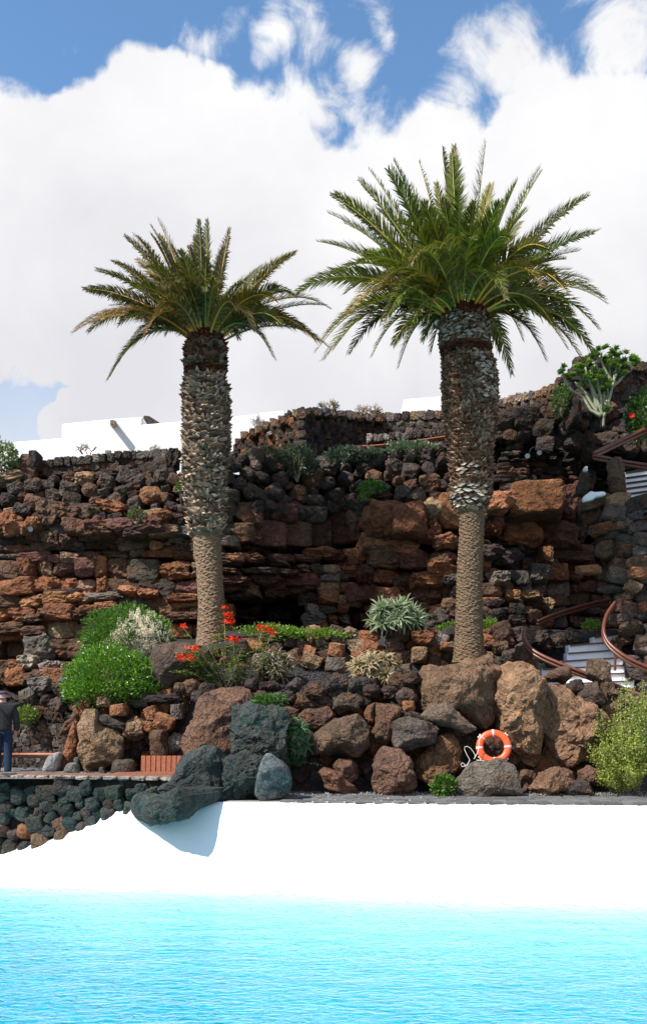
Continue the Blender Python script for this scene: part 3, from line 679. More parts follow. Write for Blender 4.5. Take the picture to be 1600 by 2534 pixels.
# centre slabs and ledges (below rubble)
courses(st, [(560, 1255), (885, 1245), (885, 1345), (560, 1345)], (38, 56), (50, 100), YC, ['block', 'block', 'slab'], {'brown': 4, 'maroon': 4, 'basalt': 2}, dep=.3, ledge=.05, yj=.05, tilt=.04, over=1.14)
for x, y, wd, h, c in ((625, 1388, 190, 24, 'brown'), (830, 1372, 150, 22, 'rust'), (760, 1384, 190, 18, 'maroon'), (600, 1415, 170, 18, 'dark'), (660, 1438, 260, 26, 'maroon'), (740, 1420, 180, 20, 'brown'), (675, 1460, 190, 38, 'brown'), (590, 1478, 90, 18, 'dark'), (860, 1395, 60, 24, 'rust')):
    m_ = max(1, round(wd / 75))
    for q in range(m_):
        w1 = wd / m_ * U(.85, 1.2); x1 = x + (q - (m_ - 1) / 2) * wd / m_
        st.px(x1, y + U(-2, 2), YC(x1, y) - .30 - U(0, .15), w1 * 1.12, h * 1.2 * U(.85, 1.15), .5, R.choice(('block', 'crag')), pick({c: 3, 'brown': 1}), (U(-.05, .05), U(-.05, .05), U(-.08, .08)))
for x, y in ((585, 1385), (600, 1380)): st.px(x, y, YC(x, y) - .8, 40, 16, .3, 'block', PAL['orange'])
courses(st, [(745, 1400), (885, 1395), (885, 1565), (760, 1560)], (18, 34), (22, 55), lambda x, y: YC(x, y) - .3 - (.7 if x > 770 else .2), ['block', 'crag'], {'brown': 3, 'rust': 3, 'grey': 2, 'tan': 1.5, 'basalt': 1.5}, dep=.45, ledge=.2, yj=.15, tilt=.15, over=1.2)
st.done()
st = Stones(CR, 'lava_rock', 'rock', 300)
courses(st, [(885, 1370), (1200, 1360), (1200, 1565), (885, 1560)], (20, 44), (28, 80), YC, ['crag', 'block', 'crag'], None, dep=.45, ledge=.25, yj=.2, tilt=.2, over=1.2, wobble=6, colf=zcol({'rust': 5, 'orange': 2.5, 'brown': 2}, {'brown': 4, 'basalt': 3, 'maroon': 2, 'rust': 1.5}))
for x, y, wd, h, c, kd in ((955, 1290, 120, 90, 'rust', 'crag'), (1010, 1290, 80, 86, 'rust', 'block'), (1065, 1270, 60, 70, 'tan', 'crag'), (1110, 1268, 50, 80, 'orange', 'block'), (890, 1300, 60, 80, 'maroon', 'crag'), (930, 1345, 90, 50, 'orange', 'crag'), (990, 1360, 100, 46, 'rust', 'crag'), (1060, 1320, 60, 50, 'rust', 'crag'),
                           (1060, 1440, 100, 42, 'rust', 'crag'), (1000, 1445, 60, 40, 'brown', 'crag'), (895, 1260, 60, 44, 'basalt', 'crag'), (1100, 1345, 60, 38, 'rust', 'crag'), (1090, 1405, 70, 44, 'orange', 'crag'),
                           (1320, 1243, 125, 82, 'rust', 'block'), (1385, 1250, 90, 90, 'maroon', 'crag'), (1230, 1245, 72, 56, 'orange', 'crag'), (1285, 1325, 105, 62, 'rust', 'crag'), (1370, 1330, 120, 72, 'brown', 'crag'), (1215, 1300, 50, 60, 'rust', 'crag'), (1420, 1310, 70, 90, 'dark', 'crag'), (1200, 1370, 80, 40, 'dark', 'crag'), (1240, 1385, 90, 50, 'dark', 'crag'),
                           (1330, 1425, 46, 44, 'grey', 'block'), (1375, 1420, 56, 46, 'rust', 'block'), (1345, 1375, 22, 40, 'rust', 'block'), (1400, 1375, 110, 38, 'maroon', 'block'), (1235, 1438, 44, 38, 'grey', 'crag'), (1280, 1432, 40, 36, 'basalt', 'block'), (1262, 1482, 34, 24, 'orange', 'block'), (1305, 1478, 46, 22, 'tan', 'block'), (1345, 1500, 34, 34, 'tan', 'crag'), (1208, 1488, 34, 16, 'orange', 'slab')):
    st.px(x, y, YC(x, y) - .30, wd * 1.12, h * 1.12, .6, kd, pick({c: 1}), (U(-.12, .12), U(-.1, .1), U(-.1, .1)))
courses(st, [(1195, 1390), (1530, 1350), (1530, 1560), (1195, 1560)], (20, 40), (26, 62), YC, ['block', 'block', 'crag'], None, dep=.35, ledge=.1, yj=.1, tilt=.12, over=1.15, colf=lambda x, y: {'grey': 3, 'tan': 2, 'brown': 2, 'rust': 1} if x < 1400 else {'brown': 4, 'maroon': 2, 'basalt': 2})
courses(st, [(1225, 1060), (1440, 1045), (1460, 1210), (1230, 1215)], (11, 21), (24, 50), YC, ['slab', 'round', 'crag'], {'dark': 5, 'basalt': 4, 'brown': 1.5}, dep=.3, ledge=.04, yj=.06, tilt=.14, over=1.15)
st.done()
# rubble heaped on the cliff
RB = empty('rubble_bank', P(250, 1240, 25.8), kind='structure')
st = Stones(RB, 'lava_rock', 'boulder_stone')
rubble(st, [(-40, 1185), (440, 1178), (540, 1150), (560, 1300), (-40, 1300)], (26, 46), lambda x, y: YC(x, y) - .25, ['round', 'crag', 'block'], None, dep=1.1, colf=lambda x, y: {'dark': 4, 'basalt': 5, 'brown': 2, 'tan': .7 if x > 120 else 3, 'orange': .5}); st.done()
RB2 = empty('rubble_bank', P(800, 1220, 26), kind='structure')
st = Stones(RB2, 'lava_rock', 'boulder_stone')
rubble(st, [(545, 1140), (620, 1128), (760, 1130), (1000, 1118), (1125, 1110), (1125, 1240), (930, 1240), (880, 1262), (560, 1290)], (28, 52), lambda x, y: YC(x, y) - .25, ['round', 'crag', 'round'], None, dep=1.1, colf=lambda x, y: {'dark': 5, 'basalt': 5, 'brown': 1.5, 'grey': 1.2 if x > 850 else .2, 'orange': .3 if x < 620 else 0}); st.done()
RB3 = empty('rubble_bank', P(1400, 1050, 26), kind='structure')
st = Stones(RB3, 'lava_rock', 'boulder_stone')
rubble(st, [(1225, 1040), (1400, 1015), (1480, 985), (1610, 1040), (1610, 1120), (1440, 1130), (1300, 1085), (1225, 1075)], (34, 62), lambda x, y: 26.6, ['round', 'crag', 'block'], {'dark': 5, 'basalt': 3, 'brown': 2}, dep=1.0, tilt=.3); st.done()
# ------------------------------------------------------------------ low retaining wall of rubble between the palms (terrace edge)
LW = empty('retaining_wall', P(1000, 1680, 22), 'long low rubble retaining wall below the palm trunks with aloe on top', 'wall', 'rubble retaining walls')
st = Stones(LW, 'lava_rock', 'stone')
WRB = {'basalt': 4, 'brown': 4, 'dark': 2, 'rust': 2, 'orange': 1.2, 'tan': 1.5, 'grey': 2}
rubble(st, [(610, 1580), (700, 1562), (850, 1566), (1000, 1562), (1130, 1566), (1230, 1560), (1320, 1550), (1300, 1600), (1285, 1690), (1120, 1690), (1000, 1690), (850, 1650), (640, 1660)], (24, 46), lambda x, y: 22.2 - (y - 1570) * .004, ['block', 'crag', 'block', 'round'], WRB, dep=1.1, tilt=.5)
rubble(st, [(1095, 1515), (1200, 1490), (1340, 1520), (1330, 1570), (1095, 1570)], (22, 40), lambda x, y: interp(x, [(1215, 23.2), (1240, 24.7)]), ['crag', 'round'], {'basalt': 5, 'brown': 3, 'dark': 3}, dep=1, tilt=.5)
rubble(st, [(1330, 1572), (1425, 1572), (1400, 1600), (1335, 1612)], (24, 44), lambda x, y: 24.5, ['crag', 'block'], {'basalt': 4, 'brown': 3, 'rust': 1}, dep=1)
rubble(st, [(1080, 1500), (1160, 1490), (1180, 1570), (1050, 1570), (1030, 1540)], (26, 48), lambda x, y: 23.4, ['crag', 'round'], {'basalt': 5, 'brown': 3}, dep=1)
st.px(1045, 1580, 21.7, 62, 40, .3, 'crag', PAL['rust']); st.px(770, 1638, 21.6, 52, 42, .28, 'block', PAL['tan'], (0, .4, 0)); st.px(765, 1612, 21.6, 30, 28, .2, 'block', PAL['orange'], (0, .3, 0)); st.px(832, 1610, 21.6, 42, 40, .25, 'block', PAL['orange'], (0, .2, 0)); st.px(832, 1645, 21.6, 56, 44, .28, 'block', PAL['grey'], (0, .2, 0))
st.px(1037, 1622, 21.6, 40, 42, .25, 'block', PAL['tan']); st.px(1102, 1600, 21.6, 30, 22, .2, 'block', PAL['orange'])
st.done()
# left rubble wall behind the bench
LR = empty('retaining_wall', P(320, 1900, 20.6), 'tall rubble wall of dark and orange rocks behind the wooden bench', 'wall', 'rubble retaining walls')
S = Soup(); S.box((lerp(-4.9, -3.1, .5), 21.0, 1.1), (1.15, .25, .85)); S.build('wall_core', 'earth', LR)
st = Stones(LR, 'lava_rock', 'stone')
rubble(st, [(190, 1740), (235, 1722), (300, 1716), (380, 1722), (480, 1712), (500, 1900), (330, 1905), (180, 1905)], (28, 48), lambda x, y: 20.7 - (y - 1720) * .001, ['block', 'crag', 'block', 'round'], {'basalt': 4, 'brown': 3, 'rust': 3, 'orange': 2, 'grey': 2, 'dark': 1}, dep=1.1, tilt=.5)
st.px(295, 1757, 20.2, 42, 34, .22, 'block', PAL['orange']); st.px(407, 1788, 20.2, 50, 44, .26, 'block', PAL['orange'], (0, .4, 0)); st.px(376, 1765, 20.2, 34, 38, .2, 'block', PAL['orange'], (0, -.3, 0)); st.px(372, 1798, 20.2, 30, 32, .2, 'round', PAL['orange'])
st.px(334, 1805, 20.25, 52, 66, .26, 'crag', PAL['tan'], (0, .2, 0)); st.px(440, 1760, 20.3, 34, 44, .2, 'block', PAL['grey']); st.px(435, 1842, 20.3, 44, 60, .22, 'crag', PAL['pale']); st.px(400, 1730, 20.3, 90, 24, .25, 'crag', PAL['dark'])
st.px(270, 1788, 20.15, 90, 36, .22, 'crag', PAL['basalt'], (0, .35, 0)); st.px(260, 1735, 20.3, 40, 34, .25, 'crag', PAL['tan'])
st.done()
boulder('boulder', 'tall pale tan pointed slab boulder leaning left of the bench', [(194, 1878), (197, 1792), (210, 1756), (237, 1750), (250, 1795), (283, 1800), (308, 1828), (298, 1875), (245, 1915), (208, 1919)], 20.0, .34, PAL['tan'], 1, .05)
boulder('boulder', 'flat-topped brown column stump of rock above the left end of the bench', [(369, 1822), (372, 1808), (400, 1804), (414, 1812), (418, 1876), (374, 1878)], 20.0, .22, PAL['brown'], 2, .03, 5, sub=4)
boulder('boulder', 'reddish slanted rock slab behind the standing person and pale egg stone', [(138, 1912), (150, 1870), (172, 1820), (185, 1776), (196, 1790), (196, 1850), (190, 1900), (170, 1918)], 20.3, .3, PAL['rust'], 3, .10, sub=4)
boulder('boulder', 'brown rock spike pointing up right over the curved bench wall', [(145, 1822), (160, 1790), (185, 1762), (200, 1750), (200, 1790), (182, 1808), (165, 1818)], 20.5, .2, PAL['brown'], 4, .08, sub=4)
boulder('smooth_stone', 'pale smooth egg-shaped stone on the gravel at the left', [(107, 1912), (112, 1888), (126, 1868), (150, 1858), (152, 1870), (146, 1900), (140, 1914)], 19.9, .22, (.33, .32, .31), 5, .0, 0, 'smooth_stone', 4, 'stone')
fg = empty('stacked_pebbles', P(177, 1918, 19.7), 'small grey stone cairn shaped like a seated bird, beside the pale egg stone', 'stone cairn')
boulder('pebble', None, [(158, 1918), (160, 1900), (172, 1888), (188, 1886), (197, 1895), (196, 1915)], 19.7, .16, (.20, .20, .18), 6, .0, 0, 'smooth_stone', 3, parent=fg)
boulder('pebble', None, [(182, 1880), (187, 1873), (194, 1874), (196, 1884), (191, 1892), (184, 1890)], 19.7, .055, (.15, .16, .15), 7, .0, 0, 'smooth_stone', 3, parent=fg)
boulder('boulder', 'low dark stone slab lying flat at the feet of the standing person', [(-8, 1924), (5, 1915), (42, 1914), (52, 1924), (30, 1930), (0, 1930)], 18.9, .16, PAL['basalt'], 8, .03, 3, sub=4)
boulder('boulder', 'small dark grey rock at the base of the tall tan slab', [(241, 1921), (245, 1900), (256, 1897), (266, 1915), (262, 1923)], 19.6, .12, PAL['basalt'], 9, .06, sub=4)
# curved bench wall at far left
CW = empty('curved_wall', P(90, 1905, 22), 'curved dark lava stone wall behind the standing person with a red seat ledge', 'wall', 'rubble retaining walls')
wall_face(CW, -60, 185, lambda x: 1790, lambda x: 1868, lambda x: 21.9 - .5 * ((x - 60) / 120) ** 2, (11, 18), {'basalt': 4, 'grey': 3, 'brown': 2}, dep=.8, thick=.8)
wall_face(CW, -60, 185, lambda x: 1872, lambda x: 1908, lambda x: 21.35 - .5 * ((x - 60) / 120) ** 2, (10, 15), {'basalt': 4, 'grey': 3, 'brown': 2}, dep=.8, thick=.5)
S = Soup(); S.tube([P(x, 1868, 21.45 - .5 * ((x - 60) / 120) ** 2) for x in range(-60, 190, 10)], .045, 6); S.build('seat_edge', 'bench_wood', CW)
# white bench
BN = empty('wooden_bench', P(380, 1925, 19.0), 'red-brown slatted wooden bench with a dark stone armrest', 'bench')
for k in range(10):
    x = 349 + k * 12.6; S = Soup(); S.box(P(x + 5.8, 1891, 19.6), (.047, .02, .172), Euler((-.15, 0, U(-.01, .01))), bev=.006); g = U(.8, 1.2); S.build('back_slat', 'bench_wood', BN)
for k in range(12):
    x = 286 + k * 14.5; S = Soup(); S.box(P(x + 7, 1915, 19.15), (.056, .25, .024), bev=.005); S.build('seat_slat', 'bench_wood', BN)
S = Soup(); S.box(P(375, 1925, 19.3), (.80, .2, .06)); S.build('base', 'lava_rock', BN, color=PAL['basalt'])
boulder('armrest', None, [(275, 1922), (275, 1888), (284, 1880), (325, 1879), (336, 1888), (336, 1912), (290, 1926)], 19.5, .17, PAL['basalt'], 12, .02, 2, 'wall_rock', 4, parent=BN)
# pool side wall of round stones on the left
PW = empty('pool_side_wall', P(150, 2100, 18), 'pool-side wall of rounded stones stained teal, under the pale tile edging at left', 'wall', 'rubble retaining walls')
S = Soup(); vs = []; pxs = list(range(-300, 521, 20))
for px in pxs:
    Y = topY(px) + .12; b = P(px, 2200 if px < 330 else 2060, Y); b.y = Y; t = Vector(((px - CX) * Y / F, Y, TZ - .02)); vs += [t, Vector((t.x, Y, min(-1.0 if px < 330 else -.3, t.z)))]
S.add(vs, [(2 * i, 2 * i + 1, 2 * i + 3, 2 * i + 2) for i in range(len(pxs) - 1)]); S.build('wall_core', 'earth', PW)
S = Soup(); vs = []
for px in pxs:
    Y = topY(px) + .12; X = (px - CX) * Y / F; vs += [(X, Y, TZ - .03), (X, 19.5, TZ - .03)]
S.add(vs, [(2 * i, 2 * i + 2, 2 * i + 3, 2 * i + 1) for i in range(len(pxs) - 1)]); S.build('wall_top', 'grey_gravel', PW)
st = Stones(PW, 'teal_rock', 'stone')
rubble(st, [(-40, 1945), (440, 1950), (440, 2000), (330, 2005), (235, 2040), (170, 2068), (100, 2095), (-40, 2125)], (26, 44), lambda x, y: topY(x) + .04, ['round', 'round', 'block'], None, dep=.9, tilt=.4, yj=.02, asp=(.85, 1.05),
       colf=lambda x, y: {'teal': 6, 'basalt': 2} if y < 2040 - x * .0 else {'basalt': 3, 'brown': 3, 'rust': 1.5, 'tan': .8, 'teal': 2})
st.done()
st = Stones(PW, 'wall_rock', 'tile'); x = -40
while x < 430:
    wd = U(30, 37); Y = topY(x) - .02; z = Y / F
    st.put(Vector(((x + wd / 2 - CX) * z, Y + .12, TZ - .005)), (wd / 2 * z * .93, .16, .040), 'block', (.42 * (g := U(.75, 1.2)), .35 * g, .30 * g)); x += wd
st.done()
S = Soup()
for px in range(-300, 440, 60):
    Y = topY(px) + .22; Y2 = topY(px + 60) + .22; a, b = (px - CX) * Y / F, (px + 60 - CX) * Y2 / F
    S.add([(a, Y, TZ + .04), (b - .01, Y2, TZ + .04), (b - .01, Y2 + .38, TZ + .052), (a, Y + .38, TZ + .052), (a, Y, TZ - .02), (b - .01, Y2, TZ - .02)], [(0, 1, 2, 3), (4, 5, 1, 0)])
S.build('red_paving_strip', 'flagstone', PW, color=(.20, .095, .06))

# ------------------------------------------------------------------ boulders
def B(label, poly, Y, th, col, seed, crag=.06, cuts=8, mat='lava_rock', sub=5): return boulder('boulder', label, poly, Y, th, PAL[col] if isinstance(col, str) else col, seed, crag, cuts, mat, sub)
B('huge domed brown boulder at the foot of the right palm', [(1015, 1700), (1018, 1680), (1050, 1648), (1110, 1628), (1165, 1612), (1215, 1622), (1240, 1655), (1228, 1690), (1226, 1790), (1200, 1815), (1160, 1805), (1110, 1770), (1060, 1770), (1030, 1740)], 20.1, .85, (.19, .115, .07), 21, .085)
B('grey-brown wedge under the huge domed boulder left of the orange ring', [(1035, 1770), (1060, 1745), (1100, 1735), (1150, 1780), (1180, 1805), (1150, 1818), (1105, 1802), (1045, 1785)], 19.45, .45, (.17, .125, .09), 22, .06)
B('massive tan craggy boulder right of the orange ring', [(1212, 1680), (1239, 1654), (1277, 1638), (1307, 1645), (1335, 1668), (1350, 1700), (1352, 1780), (1345, 1860), (1338, 1905), (1298, 1893), (1262, 1850), (1232, 1805), (1221, 1733)], 19.9, .75, (.30, .175, .10), 23, .12)
B('massive folded brown boulder between the tan boulder and the light green shrub', [(1325, 1680), (1357, 1690), (1402, 1714), (1440, 1742), (1470, 1754), (1505, 1775), (1514, 1808), (1490, 1850), (1470, 1880), (1405, 1902), (1350, 1898), (1335, 1820), (1330, 1750)], 20.0, .75, (.26, .15, .09), 24, .14)
B('wide pointed brown boulder right of the hanging aloe', [(757, 1832), (800, 1800), (850, 1772), (885, 1766), (910, 1800), (921, 1850), (905, 1882), (885, 1889), (830, 1868), (765, 1872)], 19.7, .6, (.135, .088, .060), 25)
B('upright narrow brown boulder with an orange streak right of the wide pointed boulder', [(930, 1740), (960, 1740), (994, 1753), (987, 1790), (970, 1830), (955, 1845), (924, 1835), (921, 1805), (930, 1772)], 19.8, .45, (.15, .085, .055), 26, .07)
B('grey faceted boulder with dark underside in the centre of the boulder bank', [(972, 1784), (1010, 1772), (1062, 1784), (1086, 1810), (1072, 1838), (1010, 1860), (975, 1852), (966, 1830)], 19.45, .5, (.115, .09, .075), 27, .05)
B('knobbly reddish round boulder on the gravel in front of the grey faceted boulder', [(918, 1900), (933, 1861), (957, 1846), (990, 1858), (1016, 1885), (1032, 1915), (1032, 1948), (1005, 1968), (950, 1972), (928, 1952)], 19.15, .5, (.155, .088, .062), 28, .11)
B('orange-brown slanting boulder behind the small dark green shrub', [(1010, 1890), (1050, 1858), (1084, 1815), (1120, 1815), (1135, 1855), (1143, 1890), (1125, 1925), (1065, 1950), (1030, 1930)], 19.65, .45, (.19, .10, .055), 29, .10)
B('grey flat-topped boulder carrying the orange life ring', [(1125, 1932), (1160, 1893), (1195, 1878), (1235, 1876), (1265, 1892), (1284, 1915), (1287, 1962), (1240, 1972), (1150, 1976), (1126, 1960)], 18.95, .5, (.15, .125, .10), 30, .06)
B('round reddish boulder stacked above a larger one left of the knobbly boulder', [(822, 1896), (838, 1878), (866, 1876), (886, 1895), (886, 1925), (866, 1936), (835, 1922)], 19.4, .28, (.14, .078, .055), 31, .09, sub=4)
B('reddish lumpy boulder on the gravel at the left end of the deck', [(786, 1910), (803, 1898), (830, 1908), (855, 1928), (884, 1950), (882, 1962), (840, 1966), (806, 1950)], 19.2, .35, (.17, .09, .06), 32, .10, sub=4)
B('low orange-brown rock lying on the gravel right of the ring boulder', [(1305, 1955), (1340, 1914), (1375, 1899), (1416, 1906), (1425, 1935), (1416, 1962), (1370, 1972), (1333, 1969)], 19.1, .4, (.20, .115, .07), 33, .09)
B('blackish porous rock on the gravel left of the light green shrub', [(1385, 1962), (1396, 1936), (1430, 1925), (1462, 1938), (1466, 1958), (1430, 1972), (1400, 1972)], 19.0, .3, (.06, .048, .042), 34, .08, sub=4)
B('reddish rock wedged behind the light green shrub base', [(1425, 1905), (1455, 1894), (1500, 1915), (1515, 1940), (1470, 1945), (1430, 1930)], 19.5, .3, (.17, .095, .07), 35, .1, sub=4)
B('tall upright rock standing in front of the lower white stairs', [(1448, 1668), (1455, 1633), (1488, 1628), (1508, 1645), (1517, 1690), (1519, 1735), (1499, 1750), (1482, 1700)], 20.6, .26, (.165, .11, .07), 36, .05, 8)
B('dark rounded rock at the foot of the tall upright rock', [(1422, 1730), (1446, 1692), (1480, 1686), (1493, 1716), (1490, 1745), (1446, 1750)], 20.3, .3, (.075, .060, .050), 37, .05, sub=4)
B('wedge-shaped rock poking over the lower handrail', [(1345, 1672), (1385, 1648), (1405, 1650), (1416, 1675), (1395, 1694), (1350, 1688)], 20.7, .25, (.14, .085, .055), 38, .06, sub=4)
B('small smooth grey rock beside the wedge-shaped rock', [(1408, 1700), (1425, 1688), (1440, 1692), (1440, 1704), (1415, 1708)], 20.5, .12, (.2, .2, .19), 39, .0, 3, sub=3)
B('big brown boulder behind the teal-stained rocks', [(450, 1850), (458, 1800), (480, 1775), (495, 1730), (530, 1703), (570, 1698), (618, 1706), (630, 1740), (610, 1790), (590, 1880), (545, 1900), (480, 1895)], 20.0, .7, (.17, .10, .068), 40, .07)
B('smooth cracked brown boulder leaning between the green bush and red flowers', [(365, 1650), (372, 1625), (388, 1605), (430, 1586), (485, 1596), (510, 1640), (480, 1690), (430, 1725), (395, 1715), (370, 1690)], 21.0, .55, (.115, .082, .062), 41, .04)
B('dark oval stone half hidden right of the white-flowered bush', [(386, 1598), (400, 1590), (420, 1592), (420, 1604), (400, 1608)], 21.6, .15, PAL['dark'], 42, .02, 3, sub=3)
B('dark brown boulder in shade above the wide pointed boulder', [(735, 1770), (760, 1750), (810, 1748), (830, 1770), (815, 1800), (770, 1815), (735, 1805)], 20.1, .4, (.13, .075, .052), 43, .08)
B('dark chunky boulder edging the cinder bed in the centre', [(822, 1735), (850, 1712), (895, 1705), (900, 1735), (880, 1765), (835, 1768), (820, 1755)], 20.2, .4, (.085, .065, .052), 44, .07)
B('small orange cube-like rock wedged high in the boulder bank', [(994, 1742), (996, 1734), (1024, 1734), (1028, 1758), (998, 1761)], 19.8, .13, PAL['orange'], 45, .02, 4, sub=4)
B('dark red rock seen through the hole of the life ring', [(1180, 1905), (1185, 1850), (1200, 1820), (1240, 1815), (1256, 1850), (1260, 1900), (1230, 1915)], 19.8, .35, (.085, .045, .034), 46, .10, sub=4)
B('thin orange rock beside the upright brown boulder', [(897, 1770), (910, 1745), (928, 1738), (930, 1775), (922, 1795), (910, 1790)], 20.0, .2, (.19, .09, .05), 47, .06, sub=4)
# smaller filling rocks in the boulder bank
FB = empty('rock_bank', P(1000, 1960, 20.2), kind='structure')
st = Stones(FB, 'lava_rock', 'rock')
rubble(st, [(620, 1720), (760, 1700), (850, 1692), (1010, 1690), (1030, 1780), (1120, 1810), (1230, 1850), (1330, 1900), (1500, 1890), (1540, 1960), (740, 1965), (690, 1830)], (34, 70), lambda x, y: interp(y, [(1690, 20.6), (1960, 20.0)]), ['crag', 'round', 'block'], {'brown': 4, 'basalt': 4, 'dark': 2, 'rust': 1.5}, dep=1.0, tilt=.5)
rubble(st, [(620, 1695), (1020, 1680), (1020, 1730), (640, 1740)], (26, 50), lambda x, y: 20.25, ['crag', 'round'], {'basalt': 4, 'brown': 3, 'dark': 3, 'grey': 1}, dep=1.0, tilt=.5)
rubble(st, [(55, 1700), (215, 1665), (225, 1740), (190, 1790), (55, 1795)], (28, 54), lambda x, y: 22.4, ['crag', 'round'], {'basalt': 4, 'brown': 2, 'grey': 3, 'dark': 2}, dep=1.0, tilt=.5)
rubble(st, [(420, 1620), (620, 1590), (640, 1680), (480, 1700)], (28, 54), lambda x, y: 21.9, ['crag', 'round', 'block'], {'basalt': 4, 'brown': 3, 'maroon': 2, 'tan': 1}, dep=1.0, tilt=.5)
rubble(st, [(420, 1700), (520, 1695), (500, 1730), (430, 1740)], (24, 44), lambda x, y: 20.3, ['crag', 'round'], {'basalt': 4, 'brown': 3, 'dark': 3}, dep=1.0, tilt=.5)
rubble(st, [(1395, 1700), (1540, 1715), (1620, 1760), (1620, 1960), (1480, 1960), (1500, 1800)], (34, 64), lambda x, y: 20.5, ['crag', 'round', 'block'], {'brown': 4, 'basalt': 4, 'dark': 2}, dep=1.0, tilt=.4)
rubble(st, [(1285, 1610), (1318, 1625), (1318, 1660), (1285, 1650)], (22, 40), lambda x, y: 21.6, ['crag', 'round', 'block'], {'brown': 4, 'basalt': 4, 'tan': 1}, dep=1.0, tilt=.4)
st.done()
# teal stained pool rocks
def TB(label, poly, Y, th, col, seed, crag=.08, cuts=7, mat='teal_rock', prot=None): return boulder('pool_rock', label, poly, Y, th, col, seed, crag, cuts, mat, 5, 'rock', prot=prot)
TB('flat dark teal rock overhanging the white pool wall', [(312, 1990), (320, 1970), (345, 1963), (400, 1965), (450, 1945), (520, 1948), (560, 1952), (550, 1982), (500, 2000), (465, 2026), (425, 2045), (380, 2038), (335, 2025), (316, 2008)], 17.80, .34, (.055, .064, .058), 51, .07, prot=[(312, .25), (355, .05), (400, -.45), (455, -.55), (500, -.15), (560, .35)])
TB('dark grey-teal humped rock above the overhanging flat rock', [(365, 1966), (400, 1942), (430, 1915), (452, 1878), (470, 1858), (502, 1844), (541, 1852), (563, 1878), (570, 1935), (566, 1965), (500, 1972), (420, 1974)], 18.35, .50, (.068, .074, .070), 52, .05)
TB('large blocky teal-stained rock standing upright beside the hanging aloe', [(566, 1880), (560, 1850), (563, 1803), (578, 1752), (624, 1738), (663, 1745), (712, 1751), (731, 1780), (727, 1815), (705, 1885), (657, 1895), (600, 1895)], 19.0, .5, (.065, .070, .062), 53, .10)
TB('rugged dark teal rock at the base of the upright blocky rock', [(556, 1885), (600, 1865), (650, 1868), (680, 1900), (670, 1960), (625, 1990), (560, 1996), (500, 2004), (520, 1970), (552, 1955)], 18.28, .42, (.050, .055, .048), 54, .14)
TB('smooth pale grey pointed rock at the left end of the deck', [(658, 1858), (668, 1856), (680, 1874), (706, 1892), (722, 1911), (724, 1937), (711, 1970), (640, 1986), (630, 1960), (624, 1944), (640, 1905)], 18.05, .40, (.13, .145, .145), 55, .03, 6)

# ------------------------------------------------------------------ rubble under the stairs at right
RP = empty('stair_wall', P(1500, 1700, 22.4), 'rough rubble wall at the right edge beneath the upper white stairs', 'wall', 'rubble retaining walls')
ypil = lambda x, y: interp(x, [(1430, 23.6), (1480, 22.8), (1620, 22.3)]) + interp(y, [(1230, .2), (1700, -.5)])
S = Soup(); vs = []; NX, NY = 10, 20
for j in range(NY + 1):
    for i in range(NX + 1):
        y = lerp(1235, 1720, j / NY); xl = interp(y, [(1230, 1430), (1280, 1452), (1400, 1490), (1480, 1508), (1560, 1530), (1700, 1552)]); x = lerp(xl, 1800, i / NX); vs.append(P(x, y, ypil(x, y) + .22))
S.add(vs, [(j * (NX + 1) + i, (j + 1) * (NX + 1) + i, (j + 1) * (NX + 1) + i + 1, j * (NX + 1) + i + 1) for j in range(NY) for i in range(NX)]); S.build('wall_core', 'earth', RP)
st = Stones(RP, 'lava_rock', 'stone')
courses(st, [(1432, 1228), (1660, 1240), (1660, 1720), (1552, 1715), (1545, 1600), (1530, 1560), (1510, 1480), (1500, 1410), (1462, 1330), (1450, 1280)], (20, 38), (32, 66), ypil, ['crag', 'round', 'block', 'slab'], {'grey': 4, 'basalt': 3, 'brown': 3, 'tan': 1.6, 'rust': .7}, dep=.3, ledge=.04, yj=.12, tilt=.3, over=1.2)
st.px(1455, 1410, 22.4, 60, 24, .25, 'block', PAL['orange']); st.px(1578, 1422, 21.9, 50, 30, .25, 'block', PAL['orange'], (0, .1, 0)); st.px(1565, 1452, 21.9, 40, 28, .22, 'block', PAL['tan'], (0, .4, 0))
st.done()
B('slim brown rock pillar holding the corner of the upper handrail', [(1502, 1132), (1520, 1118), (1535, 1120), (1540, 1145), (1545, 1190), (1552, 1222), (1530, 1232), (1512, 1222), (1503, 1180)], 23.3, .2, (.13, .092, .06), 60, .04, 6)
B('dark rock pillar under the left end of the upper handrail', [(1424, 1220), (1430, 1190), (1440, 1160), (1450, 1150), (1456, 1170), (1456, 1220), (1440, 1238)], 23.6, .18, (.06, .05, .042), 61, .06, 6, sub=4)
B('tall dark boulder at the cliff top left of the tree-like succulent', [(1402, 1060), (1402, 1010), (1408, 990), (1425, 986), (1438, 1000), (1440, 1060)], 25.9, .35, (.035, .030, .028), 62, .04, 6, sub=4)

